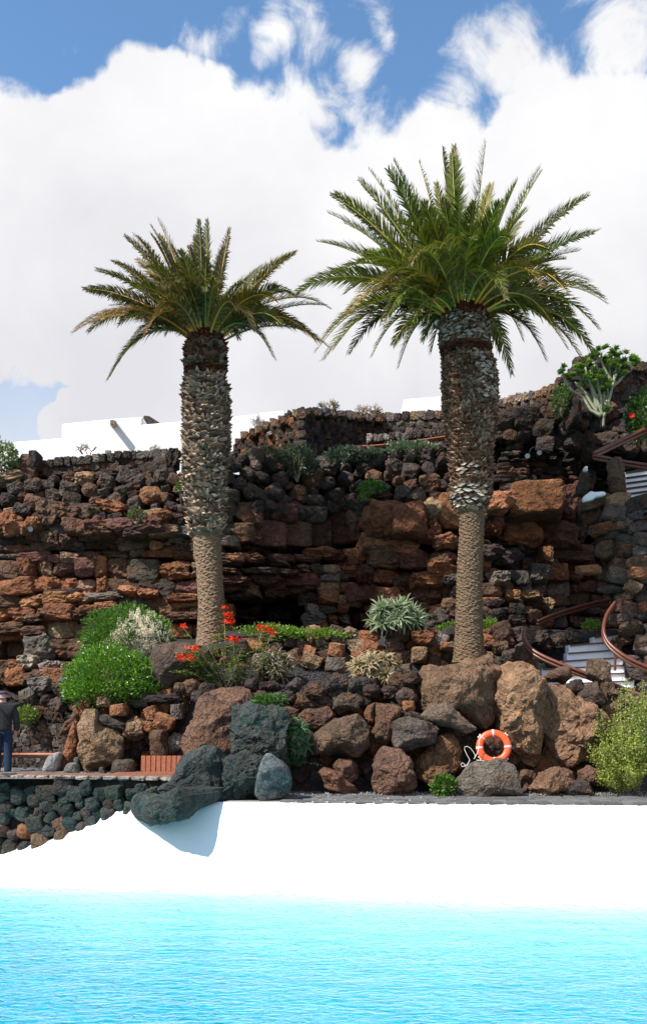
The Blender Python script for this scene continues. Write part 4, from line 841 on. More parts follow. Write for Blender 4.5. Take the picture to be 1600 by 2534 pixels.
# ------------------------------------------------------------------ stairs
def plank(S, a, b, th, ht, up=Vector((0, 0, 1))):
    d = (b - a).normalized(); n = d.cross(up).normalized() * th; u = Vector((0, 0, 1)) * ht
    vs = [a - n - u, a + n - u, a + n + u, a - n + u, b - n - u, b + n - u, b + n + u, b - n + u]
    S.add(vs, [(0, 1, 2, 3), (4, 7, 6, 5), (0, 4, 5, 1), (1, 5, 6, 2), (2, 6, 7, 3), (3, 7, 4, 0)])
SL = empty('white_stairs', P(1450, 1760, 22), 'lower whitewashed stairs with thin brown nosings beside the right palm', 'stairs', 'whitewashed stairs')
left_e = [1473, 1412, 1408, 1392, 1345, 1325, 1345, 1380, 1420, 1460, 1500]; right_e = [1541, 1545, 1562, 1570, 1570, 1568, 1568, 1570, 1640, 1660, 1680]
ny_ = 11
for k in range(ny_):
    y0 = 1571 + k * 19.6; Y = 22.9 - k * .2; xa, xb = left_e[k] - 6, right_e[k]
    a, b = P(xa, y0 + 6, Y), P(xb, y0 - 5, Y); a2, b2 = a - Vector((0, 0, 19.6 * Y / F)), b - Vector((0, 0, 19.6 * Y / F))
    S = Soup(); dz = Vector((0, .32, 0)); S.add([a2, b2, b, a, a + dz, b + dz, a2 + dz, b2 + dz], [(0, 1, 2, 3), (3, 2, 5, 4), (0, 3, 4, 6), (1, 7, 5, 2)])
    S.build('step', 'step_white', SL)
    S = Soup(); plank(S, a + Vector((.03, -.02, -.012)), b + Vector((0, -.02, -.012)), .018, .018); S.build('nosing', 'wood_rail', SL)
SU = empty('white_stairs', P(1590, 1240, 24), 'upper whitewashed stairs with dark nosings behind the rock pillar at the right edge', 'stairs', 'whitewashed stairs')
for k in range(6):
    y0 = 1166 + k * 13.2; Y = 24.6 - k * .22; a, b = P(1544 + k * .8, y0 + 3, Y), P(1690, y0 - 16, Y)
    dn = Vector((0, 0, -13.2 * Y / F)); dz = Vector((0, .3, 0))
    S = Soup(); S.add([a + dn, b + dn, b, a, a + dz, b + dz, a + dn + dz, b + dn + dz], [(0, 1, 2, 3), (3, 2, 5, 4), (0, 3, 4, 6), (1, 7, 5, 2)]); S.build('step', 'step_white', SU)
    S = Soup(); plank(S, a + Vector((.03, -.02, -.015)), b + Vector((0, -.02, -.015)), .02, .026); S.build('nosing', 'dark_metal', SU)
def plaster(label, poly, Y, seed): return boulder('plaster_patch', label, poly, Y, .12, (1, 1, 1), seed, .03, 3, 'step_white', 4, 'plaster')
plaster('white plaster patch on the wall top left of the rock pillar', [(1438, 1246), (1440, 1228), (1455, 1222), (1458, 1216), (1470, 1219), (1505, 1218), (1508, 1226), (1475, 1232), (1465, 1240)], 22.85, 70)
plaster('white plaster patch dripping over the stones right of the rock pillar', [(1535, 1236), (1545, 1230), (1575, 1230), (1588, 1242), (1600, 1245), (1610, 1262), (1590, 1275), (1580, 1252), (1562, 1255), (1552, 1243)], 22.6, 71)
plaster('tiny white plaster dab on the dark rock pillar top', [(1443, 1160), (1446, 1154), (1452, 1156), (1451, 1170), (1445, 1168)], 23.4, 72)
def rail(name, label, pts, w_, gap=.075, mat='wood_rail', posts=(), group='wooden handrails'):
    V = [Vector(p) for p in pts]; sm = []
    for i in range(len(V) - 1):
        p0, p1, p2, p3 = V[max(i - 1, 0)], V[i], V[i + 1], V[min(i + 2, len(V) - 1)]
        for k in range(6):
            t = k / 6; sm.append(.5 * ((2 * p1) + (-p0 + p2) * t + (2 * p0 - 5 * p1 + 4 * p2 - p3) * t * t + (-p0 + 3 * p1 - 3 * p2 + p3) * t ** 3))
    sm.append(V[-1]); e = empty(name, V[0], label, 'handrail', group)
    for s_ in (-1, 1):
        S = Soup(); S.tube([p + Vector((0, -.02 * s_, s_ * gap / 2)) for p in sm], w_ / 2, 8); S.build('beam', mat, e, smooth=True)
    S = Soup(); S.tube([p + Vector((0, .05, 0)) for p in sm], w_ * .35, 6); S.build('inner_bar', mat, e)
    for a, b in posts: S = Soup(); S.tube([a, b], .03, 6); S.build('post', mat, e)
    return e
rail('handrail', 'long curved brown handrail along the left side of the lower stairs', [P(1296, 1556, 21.6), P(1297, 1582, 21.5), P(1311, 1607, 21.4), P(1340, 1627, 21.2), P(1396, 1651, 20.95), P(1455, 1674, 20.8), P(1520, 1700, 20.9), P(1620, 1738, 20.5)], .085, posts=[(P(1330, 1622, 22.1), P(1330, 1680, 22.1))])
rail('handrail', 'brown handrail rising from the rubble behind the lower stairs', [P(1328, 1542, 23.8), P(1360, 1528, 23.9), P(1396, 1516, 24.0), P(1450, 1500, 24.1), P(1510, 1487, 24.2)], .085)
rail('handrail', 'S-curved brown handrail on the right side of the lower stairs', [P(1521, 1494, 22.1), P(1500, 1525, 21.9), P(1492, 1560, 21.6), P(1500, 1588, 21.4), P(1521, 1611, 21.2), P(1560, 1637, 21.0), P(1640, 1672, 20.8)], .085, posts=[(P(1521, 1611, 21.25), P(1521, 1660, 21.25))])
rail('handrail', 'upper right handrail slanting up to the photo edge', [P(1468, 1126, 23.6), P(1500, 1110, 23.9), P(1540, 1091, 24.2), P(1620, 1055, 24.8)], .10, .085)
rail('handrail', 'upper right handrail running down behind the rock pillar', [P(1468, 1131, 23.6), P(1500, 1137, 23.5), P(1545, 1146, 23.5), P(1640, 1160, 23.5)], .085, .07)
rail('handrail', 'dark rail on the cliff top right of the right palm', [P(1232, 1032, 27.4), P(1264, 1024, 27.5)], .07, .05)
rail('handrail', 'long dark rail below the rising wall at the upper right', [P(1258, 1046, 27.0), P(1330, 1040, 27.0), P(1406, 1034, 27.0)], .075, .05, posts=[(P(1262, 1026, 27.0), P(1262, 1048, 27.0))])
rail('handrail', 'red-brown rail below the kerb stones left of the right palm', [P(850, 1108, 28.9), P(960, 1102, 28.9), P(1130, 1078, 28.9)], .06, .045, 'bench_wood')
# ------------------------------------------------------------------ palms
Z = Vector((0, 0, 1))
def frond(parent, base, tip, lift, hw=.36, col=(.06, .10, .03), droop=.12, nl=78, rr=R, dead=0.0, curl=0.0):
    """one feather leaf: stalk plus narrow leaflets in two ranks"""
    L = (tip - base).length; P0 = base; P2 = tip; P1 = base + (tip - base) * .48 + Z * lift
    h = Vector((tip.x - base.x, tip.y - base.y, 0))
    if h.length < .45: h = Vector((h.x, -1 if tip.y <= base.y else 1, 0))
    h.normalize(); Sd = h.cross(Z).normalized(); roll = rr.gauss(0, .42)
    bz = lambda t: P0 * (1 - t) ** 2 + P1 * 2 * t * (1 - t) + P2 * t * t - Z * (curl * max(0, t - .7) ** 2 * 6)
    S = Soup(); pts = [bz(i / 14) for i in range(15)]
    rc = (min(1, col[0] * 3.4), min(1, col[1] * 2.6), col[2] * 2.0)
    S.tube(pts, [lerp(.034, .006, (i / 14) ** .6) for i in range(15)], 5, tint=rc)
    st_ = S.build('stalk', 'rachis_green', None, color=(1, 1, 1), org=base)
    S = Soup()
    for i in range(nl):
        t = .10 + .90 * (i + rr.uniform(-.3, .3)) / nl; t = min(t, .995)
        p = bz(t); T_ = (bz(min(1, t + .02)) - bz(max(0, t - .02))).normalized(); N = Sd.cross(T_).normalized()
        if N.z < 0 and abs(T_.z) < .9: N = -N
        S1 = Sd * math.cos(roll) + N * math.sin(roll); N = (N * math.cos(roll) - Sd * math.sin(roll)).normalized()
        prof = min(1, (t / .28)) ** .6 * (1 - max(0, (t - .55) / .45) ** 1.6 * .72)
        for sd in (-1, 1):
            a = math.radians(lerp(62, 24, t ** .8) + rr.uniform(-9, 9)); ln = hw * prof * rr.uniform(.85, 1.12) * 1.45
            d = (S1 * sd * math.sin(a) + T_ * math.cos(a) + N * rr.uniform(.15, .48)).normalized()
            wv = d.cross(N).normalized() * .0125 * (.6 + .6 * prof); tipp = p + d * ln - Z * droop * ln * rr.uniform(.5, 1.5); mid = p + d * ln * .5 - Z * droop * ln * .12
            g = rr.uniform(.55, 1.5); c = tuple(q * g for q in col)
            if rr.random() < dead or (t > .9 and rr.random() < .4): c = (.19 * g, .135 * g, .075 * g)
            S.add([p - wv * .7, p + wv * .7, mid + wv, tipp, mid - wv], [(0, 1, 2, 4), (4, 2, 3)], c)
    f = S.build('frond', 'palm_leaf', parent, color=(1, 1, 1), org=base)
    st_.location = base; attach(st_, f) if False else None
    st_.parent = f; st_.location = (0, 0, 0)
    return f
def trunk_mesh(parent, prof, Y, part, mat, rings=None, col=(.2, .13, .08), amp=.03, seg=64, step=2.2, rowh=8.5):
    y0, y1 = prof[0][0], prof[-1][0]; n = int((y1 - y0) / step); vs = []; k = Y / F
    for j in range(n + 1):
        py = y0 + (y1 - y0) * j / n; cx_ = interp(py, [(a, b) for a, b, c in prof]); r = interp(py, [(a, c) for a, b, c in prof]) * k; c = P(cx_, py, Y)
        for i in range(seg):
            a = 2 * math.pi * i / seg; ph = py / rowh + .35 * math.sin(a * 9 + math.floor(py / rowh) * 2.1) + noise.noise(Vector((math.cos(a) * 2, math.sin(a) * 2, py * .03))) * .35
            w_ = (ph % 1.0); rr_ = r + amp * (w_ ** 1.6) - amp * .5 + noise.noise(Vector((math.cos(a) * 5, math.sin(a) * 5, py * .15))) * amp * .7
            vs.append((c.x + math.cos(a) * rr_, c.y + math.sin(a) * rr_, c.z))
    S = Soup(); S.add(vs, [(j * seg + i, (j + 1) * seg + i, (j + 1) * seg + (i + 1) % seg, j * seg + (i + 1) % seg) for j in range(n) for i in range(seg)]
                      + [tuple(i for i in range(seg))], col)
    return S.build(part, mat, parent, color=(1, 1, 1))
def boot_mesh(kind, rr):
    """a cut leaf base: local +X out of the trunk, +Z up, half-width 1"""
    S = Soup()
    if kind == 'cut':   # diamond stub with a pale cut face
        o = rr.uniform(.5, .75); w_ = 1.0; hh = .48
        v = [(-.3, -w_, 0), (-.3, 0, hh), (-.3, w_, 0), (-.3, 0, -hh), (o * .8, -w_ * .86, .0), (o, 0, hh * .72), (o * .8, w_ * .86, .02), (o * 1.05, 0, -hh * .75)]
        S.add(v, [(0, 1, 5, 4), (1, 2, 6, 5), (2, 3, 7, 6), (3, 0, 4, 7)], (.55, .45, .38)); S.add([v[4], v[5], v[6], v[7]], [(0, 1, 2, 3)], (1.25, 1.2, 1.12))
    else:               # frayed, ragged shingle
        for q in range(3):
            y = (q - 1) * .55 + rr.uniform(-.2, .2); tz = rr.uniform(-.1, .75); tx = rr.uniform(.55, 1.15); ww = rr.uniform(.35, .65); g = rr.uniform(.5, 1.35)
            S.add([(-.25, y - ww, -.45), (-.25, y + ww, -.45), (tx * .6, y + ww * .8, tz * .3 - .1), (tx, y + rr.uniform(-.3, .3), tz), (tx * .6, y - ww * .8, tz * .3 - .1), (-.2, y + ww * .5, .35), (-.2, y - ww * .5, .35)],
                  [(0, 1, 2, 4), (4, 2, 3), (2, 5, 3), (6, 4, 3), (5, 6, 3), (1, 5, 2), (0, 4, 6)], (g, g * .97, g * .93))
    return S
BOOT = {}
for kd, mt in (('cut', 'cut_white'), ('rag', 'palm_bark')):
    BOOT[kd] = []
    for k in range(6):
        s_ = boot_mesh(kd, random.Random(k + 40)); me = s_.mesh('leaf_base'); me.materials.append(MAT[mt]); BOOT[kd].append((me, s_))
def boots(parent, prof, Y, y0, y1, rowpx, wpx, kindf, colf, limit=300):
    L = []; k = Y / F; py = y1; row = 0
    while py > y0:
        r = interp(py, [(a, c) for a, b, c in prof]) * k * .93; cx_ = interp(py, [(a, b) for a, b, c in prof]); c = P(cx_, py, Y); n = max(8, int(2 * math.pi * r / (wpx * k) ))
        for i in range(n):
            a = 2 * math.pi * (i + .5 * (row % 2) + R.uniform(-.15, .15)) / n; u = math.cos(a)      # u: -1 left .. 1 right
            if math.sin(a) > .45: front = False
            else: front = True
            kd = kindf(u, py); 
            if kd is None: continue
            z = c.z + U(-.25, .25) * rowpx * k
            L.append((front, -math.sin(a), Vector((c.x + math.cos(a) * r * .99, c.y + math.sin(a) * r * .99, z)), a, kd, (wpx * k * .62 * U(.8, 1.25)), colf(u, py, kd), U(-.25, .25), U(-.35, .3)))
        py -= rowpx * U(.85, 1.15); row += 1
    L.sort(key=lambda e: -e[1]); rest = {'rag': Soup(), 'cut': Soup()}
    for i, (fr_, _, loc, a, kd, s_, col, r1, r2) in enumerate(L):
        q = R.randrange(6); e = Euler((r1, r2, a)); me, sp_ = BOOT[kd][q]
        if i < limit:
            o = bpy.data.objects.new('leaf_base', me); sc.collection.objects.link(o); o.location = loc; o.rotation_euler = e; o.scale = (s_, s_, s_ * 1.05); o.color = (*col, 1); attach(o, parent)
        else:
            M = e.to_matrix(); rest[kd].add([loc + M @ (Vector(v) * s_) for v in sp_.v], sp_.f); n_ = len(sp_.v); rest[kd].t[-n_:] = [tuple(t[j] * col[j] for j in range(3)) for t in sp_.t]
    for kd, mt in (('rag', 'palm_bark'), ('cut', 'cut_white')):
        if rest[kd].v: rest[kd].build('small_leaf_bases', mt, parent, color=(1, 1, 1), kind='stuff')
    print('boots', len(L))
def palm(label, Y, prof, low_from, crown, tips, col, droop, hwm, kindf, colf, rowpx, wpx, lowcol, extra, dead, y_top, neck):
    base = P(interp(prof[-1][0], [(a, b) for a, b, c in prof]), prof[-1][0], Y); e = empty('palm_tree', base, label, 'palm tree', 'date palms')
    up = [p for p in prof if p[0] <= low_from]; lo = [p for p in prof if p[0] >= low_from - 8]
    trunk_mesh(e, [(a, b, c * .93) for a, b, c in up], Y, 'trunk', 'palm_bark', col=(.075, .045, .030), amp=.05)
    trunk_mesh(e, lo, Y, 'lower_trunk', 'palm_bark', col=lowcol, amp=.030, rowh=extra)
    boots(e, prof, Y, y_top, low_from, rowpx, wpx, kindf, colf)
    # reddish fibre neck
    for (ny0, ny1) in neck:
        S = Soup(); k = Y / F
        for _ in range(900):
            py = U(ny0, ny1); a = U(0, 6.28); r = interp(py, [(x, c) for x, b, c in prof]) * k * .99; c = P(interp(py, [(x, b) for x, b, c_ in prof]), py, Y)
            p = Vector((c.x + math.cos(a) * r, c.y + math.sin(a) * r, c.z)); t = Vector((-math.sin(a), math.cos(a), U(-.5, .5))) * U(.05, .16); o = Vector((math.cos(a), math.sin(a), U(-.4, .8))) * U(.02, .07)
            g = U(.6, 1.5); S.add([p - t, p + t, p + t * .2 + o], [(0, 1, 2)], (g, g, g))
        S.build('fibre_band', 'fibre_red', e)
    C = P(crown[0], crown[1], Y); k = Y / F; rr = random.Random(Y * 10)
    for tp in tips:
        tx, ty = tp[0], tp[1]; dep = tp[2]; lf = tp[3] if len(tp) > 3 else None
        tip = P(tx, ty, Y + dep); d2 = tip - C; d2.y = 0
        az = Vector((d2.x * .35, dep * .35, 0)); az = az.normalized() * min(.34, .06 + az.length * .3)
        b0 = C + Vector((az.x, az.y, -.02 + rr.uniform(-.1, .1) - (0.18 if d2.z < .3 else 0)))
        hor = math.hypot(d2.x, dep)
        if lf is None: lf = .10 * hor + (.42 if d2.z < 1.0 else .12) * min(1.4, hor) * .9 + (.35 if d2.z < -.2 else 0)
        g = rr.uniform(.8, 1.2); cc = (col[0] * g * rr.uniform(.85, 1.35), col[1] * g, col[2] * g * rr.uniform(.8, 1.1))
        dd = dead + (.10 if d2.z < 0.2 else 0)
        if d2.z < 0.3 and rr.random() < .6: cc = (cc[0] * 1.7, cc[1] * 1.15, cc[2] * .9)
        ln = (tip - b0).length; 
        frond(e, b0, tip, lf, hwm * (.75 + .25 * min(1, ln / 3.2)), cc, droop * (1.0 if d2.z > .5 else 1.5), int(46 + 19 * ln), rr, dd, curl=(.30 if hor > 1 else .1) * (.3 if d2.z > .8 else 1))
    return e
# right palm (tips in photo pixels, depth offset in metres: minus = towards the camera)
def zR(x, y): return (720 + x * .5263, 320 + y * .5263)
rt = [(915, 50, .3), (712, 80, 1.5), (765, 68, 1.9), (757, 118, -.3), (600, 138, 1.2), (480, 132, .9), (362, 172, .7), (318, 228, .2), (455, 180, -1.5), (205, 290, .8), (172, 380, -.2), (120, 515, .8),
      (28, 728, -.8), (285, 700, 1.3), (108, 1015, -1.2), (152, 1048, -.6), (272, 1018, -.2), (378, 1035, .3), (503, 1088, .3), (658, 1038, .8), (540, 955, -1.9), (405, 715, -2.4), (1062, 230, -.4), (1172, 162, .5), (1112, 368, -1.9), (1105, 362, .9),
      (1398, 298, .7), (1442, 465, -.2), (1292, 600, 1.7), (1312, 648, 1.3), (1488, 785, -.8), (1443, 902, -.2), (1424, 1015, .2), (1368, 1052, .5), (1197, 1052, .8), (1040, 1122, .9), (785, 268, -1.8), (1210, 585, 2.2),
      (400, 360, 1.8), (500, 420, -2.0), (620, 330, -2.0), (680, 250, -.6), (860, 330, -1.6), (980, 330, -1.7), (940, 250, 1.3), (1200, 520, -1.5), (700, 520, -2.6), (720, 330, -1.2), (560, 330, -.8), (900, 420, -.9), (640, 450, -1.0), (420, 500, -.8), (1040, 560, -1.0), (350, 560, .6), (1120, 620, .9), (800, 420, .5), (480, 640, -.7), (1030, 480, -2.3), (560, 600, -2.9), (860, 480, -2.5),
      (300, 600, -1.7), (260, 830, -1.5), (430, 880, -1.9), (640, 880, -1.6), (1010, 760, -2.6), (1180, 700, -2.1), (1300, 730, -1.6), (1240, 900, -.8), (1130, 900, -.3), (560, 250, .4), (1080, 430, 1.5), (250, 430, 1.2), (1320, 830, .8), (1090, 960, .3), (620, 960, .9), (350, 760, 1.6), (1250, 640, -.9), (330, 930, .8), (480, 980, 1.3), (460, 760, 2.0), (1150, 800, 2.0), (980, 1000, 1.8), (190, 300, .3), (230, 350, 1.2), (150, 520, .2), (60, 700, .3), (200, 640, -.9), (140, 960, -.5), (200, 1000, .6), (1380, 310, .3), (1420, 480, .4), (1470, 760, 0), (1400, 700, .6), (1400, 980, .8), (1300, 1000, .1), (1180, 180, .1), (1050, 250, .4), (330, 250, .6), (470, 160, .3), (250, 740, .2), (1280, 600, .8), (1350, 560, .9)]
tipsR = [(*zR(a, b), c) for a, b, c in rt]
profR = [(752, 1141, 24), (762, 1146, 36), (775, 1148, 50), (800, 1149, 63), (850, 1149, 64), (868, 1152, 60), (878, 1153, 57), (900, 1160, 65), (950, 1162, 68), (1000, 1162, 68), (1060, 1163, 62), (1090, 1163, 55), (1180, 1166, 50), (1235, 1163, 49), (1256, 1165, 40), (1270, 1167, 32), (1300, 1167, 30), (1430, 1161, 31), (1560, 1160, 34), (1625, 1160, 38), (1640, 1160, 42)]
def kindR(u, py):
    if 868 < py < 882: return 'rag' if R.random() < .4 else None
    if 795 < py < 860: return 'cut' if R.random() < .62 else 'rag'
    if 885 < py < 1005 and .15 < u < .95: return 'cut' if R.random() < .7 else 'rag'
    if 1158 < py < 1185 and -.8 < u < .1: return 'cut' if R.random() < .75 else 'rag'
    if 1212 < py < 1262 and -1 < u < .6: return 'cut' if R.random() < .8 else 'rag'
    return 'rag'
def colR(u, py, kd):
    g = U(.75, 1.25)
    if kd == 'cut': b = R.choice([(.30, .26, .22), (.22, .21, .19), (.36, .30, .23), (.19, .18, .165)])
    else: b = R.choice([(.19, .11, .07), (.24, .15, .095), (.15, .075, .045), (.28, .20, .14)])
    return tuple(q * g for q in b)
palm('taller palm with a full green crown and smooth lower trunk, right of centre', 20.6, profR, 1264, (1141, 764), tipsR, (.105, .135, .024), .12, .33, kindR, colR, 7.0, 17, (.165, .108, .066), 6.0, .03, 782, [(762, 792), (864, 884)])
def zL(x, y): return (160 + x * .4474, 500 + y * .4474)
lt = [(515, 85, .4), (475, 165, 1.0), (330, 175, .5), (378, 168, 1.2), (262, 315, 1.1), (172, 355, .4), (105, 468, .2), (400, 305, 1.8), (45, 685, -.7), (150, 630, -1.3), (236, 948, -.3), (375, 755, .9), (745, 90, -.3), (790, 95, .8), (722, 180, 1.4), (915, 140, .2), (1280, 262, .6), (1095, 335, 1.2),
      (1130, 330, .9), (1275, 490, -.9), (1472, 555, -.3), (1270, 660, 1.0), (1405, 735, .5), (1465, 772, .2), (1165, 835, -.6), (590, 230, -1.0), (640, 255, -1.8), (540, 430, -2.0), (520, 170, 1.3), (850, 400, -2.0), (700, 300, 1.6), (880, 250, .9), (600, 330, -.8), (690, 240, -.6), (480, 400, -.5), (780, 300, -1.0), (1000, 420, -.4), (900, 500, .6), (350, 540, .3), (560, 560, .8), (430, 260, .3), (1090, 560, -.3), (640, 500, -.9), (450, 350, -1.4), (330, 470, -1.2), (620, 400, -1.9), (1040, 430, -1.3), (1180, 520, -1.5), (300, 640, -.9),
      (480, 620, -1.9), (950, 560, -2.0), (1050, 680, -1.5), (1120, 600, .8), (780, 450, -1.7), (420, 720, .4), (440, 700, -1.3), (250, 560, .8), (1200, 640, -.5), (1010, 500, 1.4), (360, 400, 1.4), (560, 700, 1.2), (960, 720, 1.2), (60, 660, .3), (120, 480, .9), (180, 370, -.4), (270, 320, .2), (340, 190, -.3), (400, 180, .8), (470, 110, .9), (1270, 275, .2), (1250, 480, .4), (1440, 560, .7), (1390, 740, -.4), (1150, 820, .2), (250, 930, .2), (330, 800, -.5), (130, 680, .5)]
tipsL = [(*zL(a, b), c) for a, b, c in lt]
profL = [(812, 508, 20), (822, 509, 28), (828, 511, 33), (845, 510, 42), (860, 509, 48), (900, 508, 51), (918, 508, 48), (926, 507, 45), (960, 509, 55), (1000, 511, 55), (1100, 511, 56), (1140, 508, 56), (1200, 505, 50), (1290, 510, 44), (1315, 508, 39), (1330, 511, 35), (1400, 517, 32), (1500, 523, 32), (1570, 521, 33), (1600, 520, 37)]
def kindL(u, py):
    if 918 < py < 928: return 'rag' if R.random() < .4 else None
    return 'cut' if (1100 < py < 1240 and R.random() < .12) else 'rag'
def colL(u, py, kd):
    g = U(.7, 1.25)
    b = R.choice([(.33, .255, .19), (.42, .33, .25), (.20, .14, .10), (.34, .255, .185)]) if py > 930 else R.choice([(.17, .08, .05), (.24, .18, .14), (.14, .07, .045)])
    return tuple(q * g for q in b)
palm('shorter palm with shaggy grey trunk and wind-bent crown, left of centre', 23.0, profL, 1322, (508, 822), tipsL, (.100, .105, .028), .22, .30, kindL, colL, 9.0, 21, (.22, .150, .095), 9.5, .10, 832, [(815, 850), (914, 930)])

# ------------------------------------------------------------------ plants
def leafy(name, label, cat, C, rad, n, lsz, cols, mat='leaf', bottom=.15, jag=.22, part='foliage', up=.25, stems=True, seed=0, trunk_r=.03):
    rr = random.Random(seed); e = empty(name, (C.x, C.y, C.z - rad[2] * bottom), label, cat)
    S = Soup(); off = rr.uniform(0, 50)
    for _ in range(n):
        d = Vector((rr.gauss(0, 1), rr.gauss(0, 1), rr.gauss(0, 1))).normalized()
        if d.z < -bottom: d.z = -bottom * rr.random(); d.normalize()
        if d.y > .5 and rr.random() < .6: continue
        nz = 1 + jag * noise.fractal(d * 2.2 + Vector((off, 0, 0)), .8, 2, 3) + jag * .35 * noise.noise(d * 9 + Vector((off, 0, 0)))
        rd = nz * (rr.random() ** .22 if rr.random() < .8 else rr.uniform(.4, 1)); p = C + Vector((d.x * rad[0], d.y * rad[1], d.z * rad[2])) * rd
        o = (d + Vector((rr.gauss(0, .5), rr.gauss(0, .5), rr.gauss(0, .5) + up))).normalized(); a = o.cross(Vector((rr.gauss(0, 1), rr.gauss(0, 1), rr.gauss(0, 1)))).normalized()
        l = lsz * rr.uniform(.7, 1.35); wv = a * l * .24; c = rr.choice(cols); g = rr.uniform(.7, 1.3)
        S.add([p, p + o * l * .5 + wv, p + o * l, p + o * l * .5 - wv], [(0, 1, 2, 3)], tuple(q * g for q in c))
    S.build(part, mat, e, color=(1, 1, 1))
    if stems:
        S = Soup(); b = Vector((C.x, C.y, C.z - rad[2] * (bottom + .35)))
        for k in range(9):
            d = Vector((rr.gauss(0, .6), rr.gauss(0, .6), rr.uniform(.4, 1))).normalized(); q = C + Vector((d.x * rad[0], d.y * rad[1], d.z * rad[2])) * .75
            S.tube([b, b.lerp(q, .5) + Vector((rr.uniform(-.05, .05), 0, -.03)), q], [trunk_r, trunk_r * .6, trunk_r * .25], 5)
        S.build('stem', 'dry_twig', e)
    return e
def pxr(x, Y): return x * Y / F
g1 = [(.09, .20, .018), (.13, .27, .025), (.07, .155, .016), (.20, .34, .04)]
Yb = 20.75
m1 = leafy('shrub', 'dense rounded bright green mound shrub above the wooden bench wall', 'shrub', P(268, 1688, Yb), (pxr(114, Yb), .75, pxr(92, Yb)), 17000, .062, g1, 'glossy_leaf', .42, .17, seed=1)
S = Soup()
m2 = leafy('flowering_shrub', 'larger green shrub with white flower spikes behind the rounded mound', 'shrub', P(315, 1580, 22.2), (pxr(112, 22), .8, pxr(84, 22)), 12000, .075, [(.09, .18, .03), (.13, .24, .04), (.07, .14, .025)], 'leaf', .40, .18, seed=2)
rr = random.Random(3)
for _ in range(210):
    x, y = rr.uniform(255, 425), rr.uniform(1522, 1640)
    if ((x - 340) / 88) ** 2 + ((y - 1590) / 68) ** 2 > 1 or x + y * .9 < 1700 and rr.random() < .85: continue
    b = P(x, y, 22.2 - .75 * math.sqrt(max(0, 1 - ((x - 315) / 118) ** 2 - ((y - 1580) / 90) ** 2))); S = Soup()
    d0 = Vector((rr.uniform(-.15, .15), rr.uniform(-.35, -.05), 1)).normalized(); g0 = rr.uniform(.8, 1.1)
    for q in range(70):
        t = rr.random(); an = rr.uniform(0, 6.28); r_ = .058 * (1 - t * .7); p = b + d0 * (t * .20 - .03) + Vector((math.cos(an) * r_, math.sin(an) * r_, 0)); o = Vector((math.cos(an), math.sin(an), rr.uniform(-.2, .8))).normalized() * .018; s_ = o.cross(Z).normalized() * .011
        g = rr.uniform(.7, 1.1) * g0; S.add([p - s_, p + o * .5 + Vector((0, 0, .012)), p + s_, p + o], [(0, 1, 3), (1, 2, 3)], (1.0 * g, .98 * g, .80 * g))
    S.build('flower_spike', 'petal', m2, color=(1, 1, 1))
leafy('shrub', 'pale green rounded shrub at the left edge beside the white house', 'shrub', P(2, 1140, 26.0), (pxr(42, 26), .5, pxr(46, 26)), 2600, .085, [(.16, .20, .08), (.20, .24, .11), (.10, .14, .05)], 'leaf', .8, .25, seed=4)
leafy('shrub', 'dark green drooping bush hanging below the bastion corner', 'shrub', P(735, 1142, 26.7), (pxr(50, 26.7), .5, pxr(40, 26.7)), 4500, .055, [(.045, .075, .040), (.06, .095, .05), (.035, .06, .035)], 'leaf', .9, .25, seed=5)
leafy('shrub', 'brownish dark bush left of the drooping green bush under the bastion', 'shrub', P(668, 1135, 26.9), (pxr(34, 26.7), .45, pxr(32, 26.7)), 2600, .05, [(.05, .055, .032), (.07, .06, .04), (.035, .045, .025)], 'leaf', .9, .3, seed=6)
leafy('shrub', 'small yellow-green tuft at the left foot of the bastion', 'shrub', P(625, 1132, 26.6), (pxr(26, 26.7), .35, pxr(13, 26.7)), 1100, .07, [(.14, .17, .06), (.19, .18, .09)], 'leaf', .6, .4, seed=7)
for i, (x, y, rx, ry, c, lb) in enumerate(((850, 1128, 42, 18, [(.07, .10, .07), (.10, .13, .10)], 'grey-green tuft in the shadow right of the bastion'), (905, 1128, 34, 13, [(.07, .10, .07), (.10, .11, .08)], 'small wispy tuft between two grey-green cushions'),
                                     (1018, 1112, 66, 17, [(.12, .17, .10), (.17, .22, .15), (.10, .13, .08)], 'long grey-green cushion plant touching the right palm trunk'))):
    leafy('ground_shrub', lb, 'plant', P(x, y, 26.9), (pxr(rx, 27), .35, pxr(ry, 27)), 1800, .085, c, 'leaf', .6, .45, seed=10 + i, up=.9)
leafy('fern', 'bright green fern growing in the cliff crevice in the centre', 'plant', P(920, 1207, 25.9), (pxr(30, 26), .25, pxr(13, 26)), 900, .08, [(.09, .20, .03), (.12, .24, .04)], 'leaf', .8, .5, seed=15)
leafy('fern', 'small hanging green plant just below the crevice fern', 'plant', P(900, 1230, 25.8), (pxr(12, 26), .2, pxr(14, 26)), 350, .07, [(.09, .20, .03), (.12, .24, .04)], 'leaf', .8, .5, seed=16)
leafy('fern', 'dark green tuft on the ledge right of the right palm', 'plant', P(1384, 1350, 26.9), (pxr(20, 26), .2, pxr(13, 26)), 600, .08, [(.05, .13, .03), (.08, .17, .04)], 'leaf', .8, .5, seed=17)
leafy('fern', 'tiny green tuft against the left palm trunk on the rubble', 'plant', P(446, 1205, 25.0), (pxr(9, 25), .12, pxr(11, 25)), 220, .07, [(.10, .17, .04), (.12, .2, .05)], 'leaf', .8, .5, seed=18)
leafy('fern', 'thin dry green tuft on the brown cliff left of the left palm', 'plant', P(338, 1278, 24.3), (pxr(20, 25), .12, pxr(16, 25)), 260, .09, [(.12, .14, .06), (.16, .16, .08)], 'leaf', .8, .6, seed=19, up=.9)
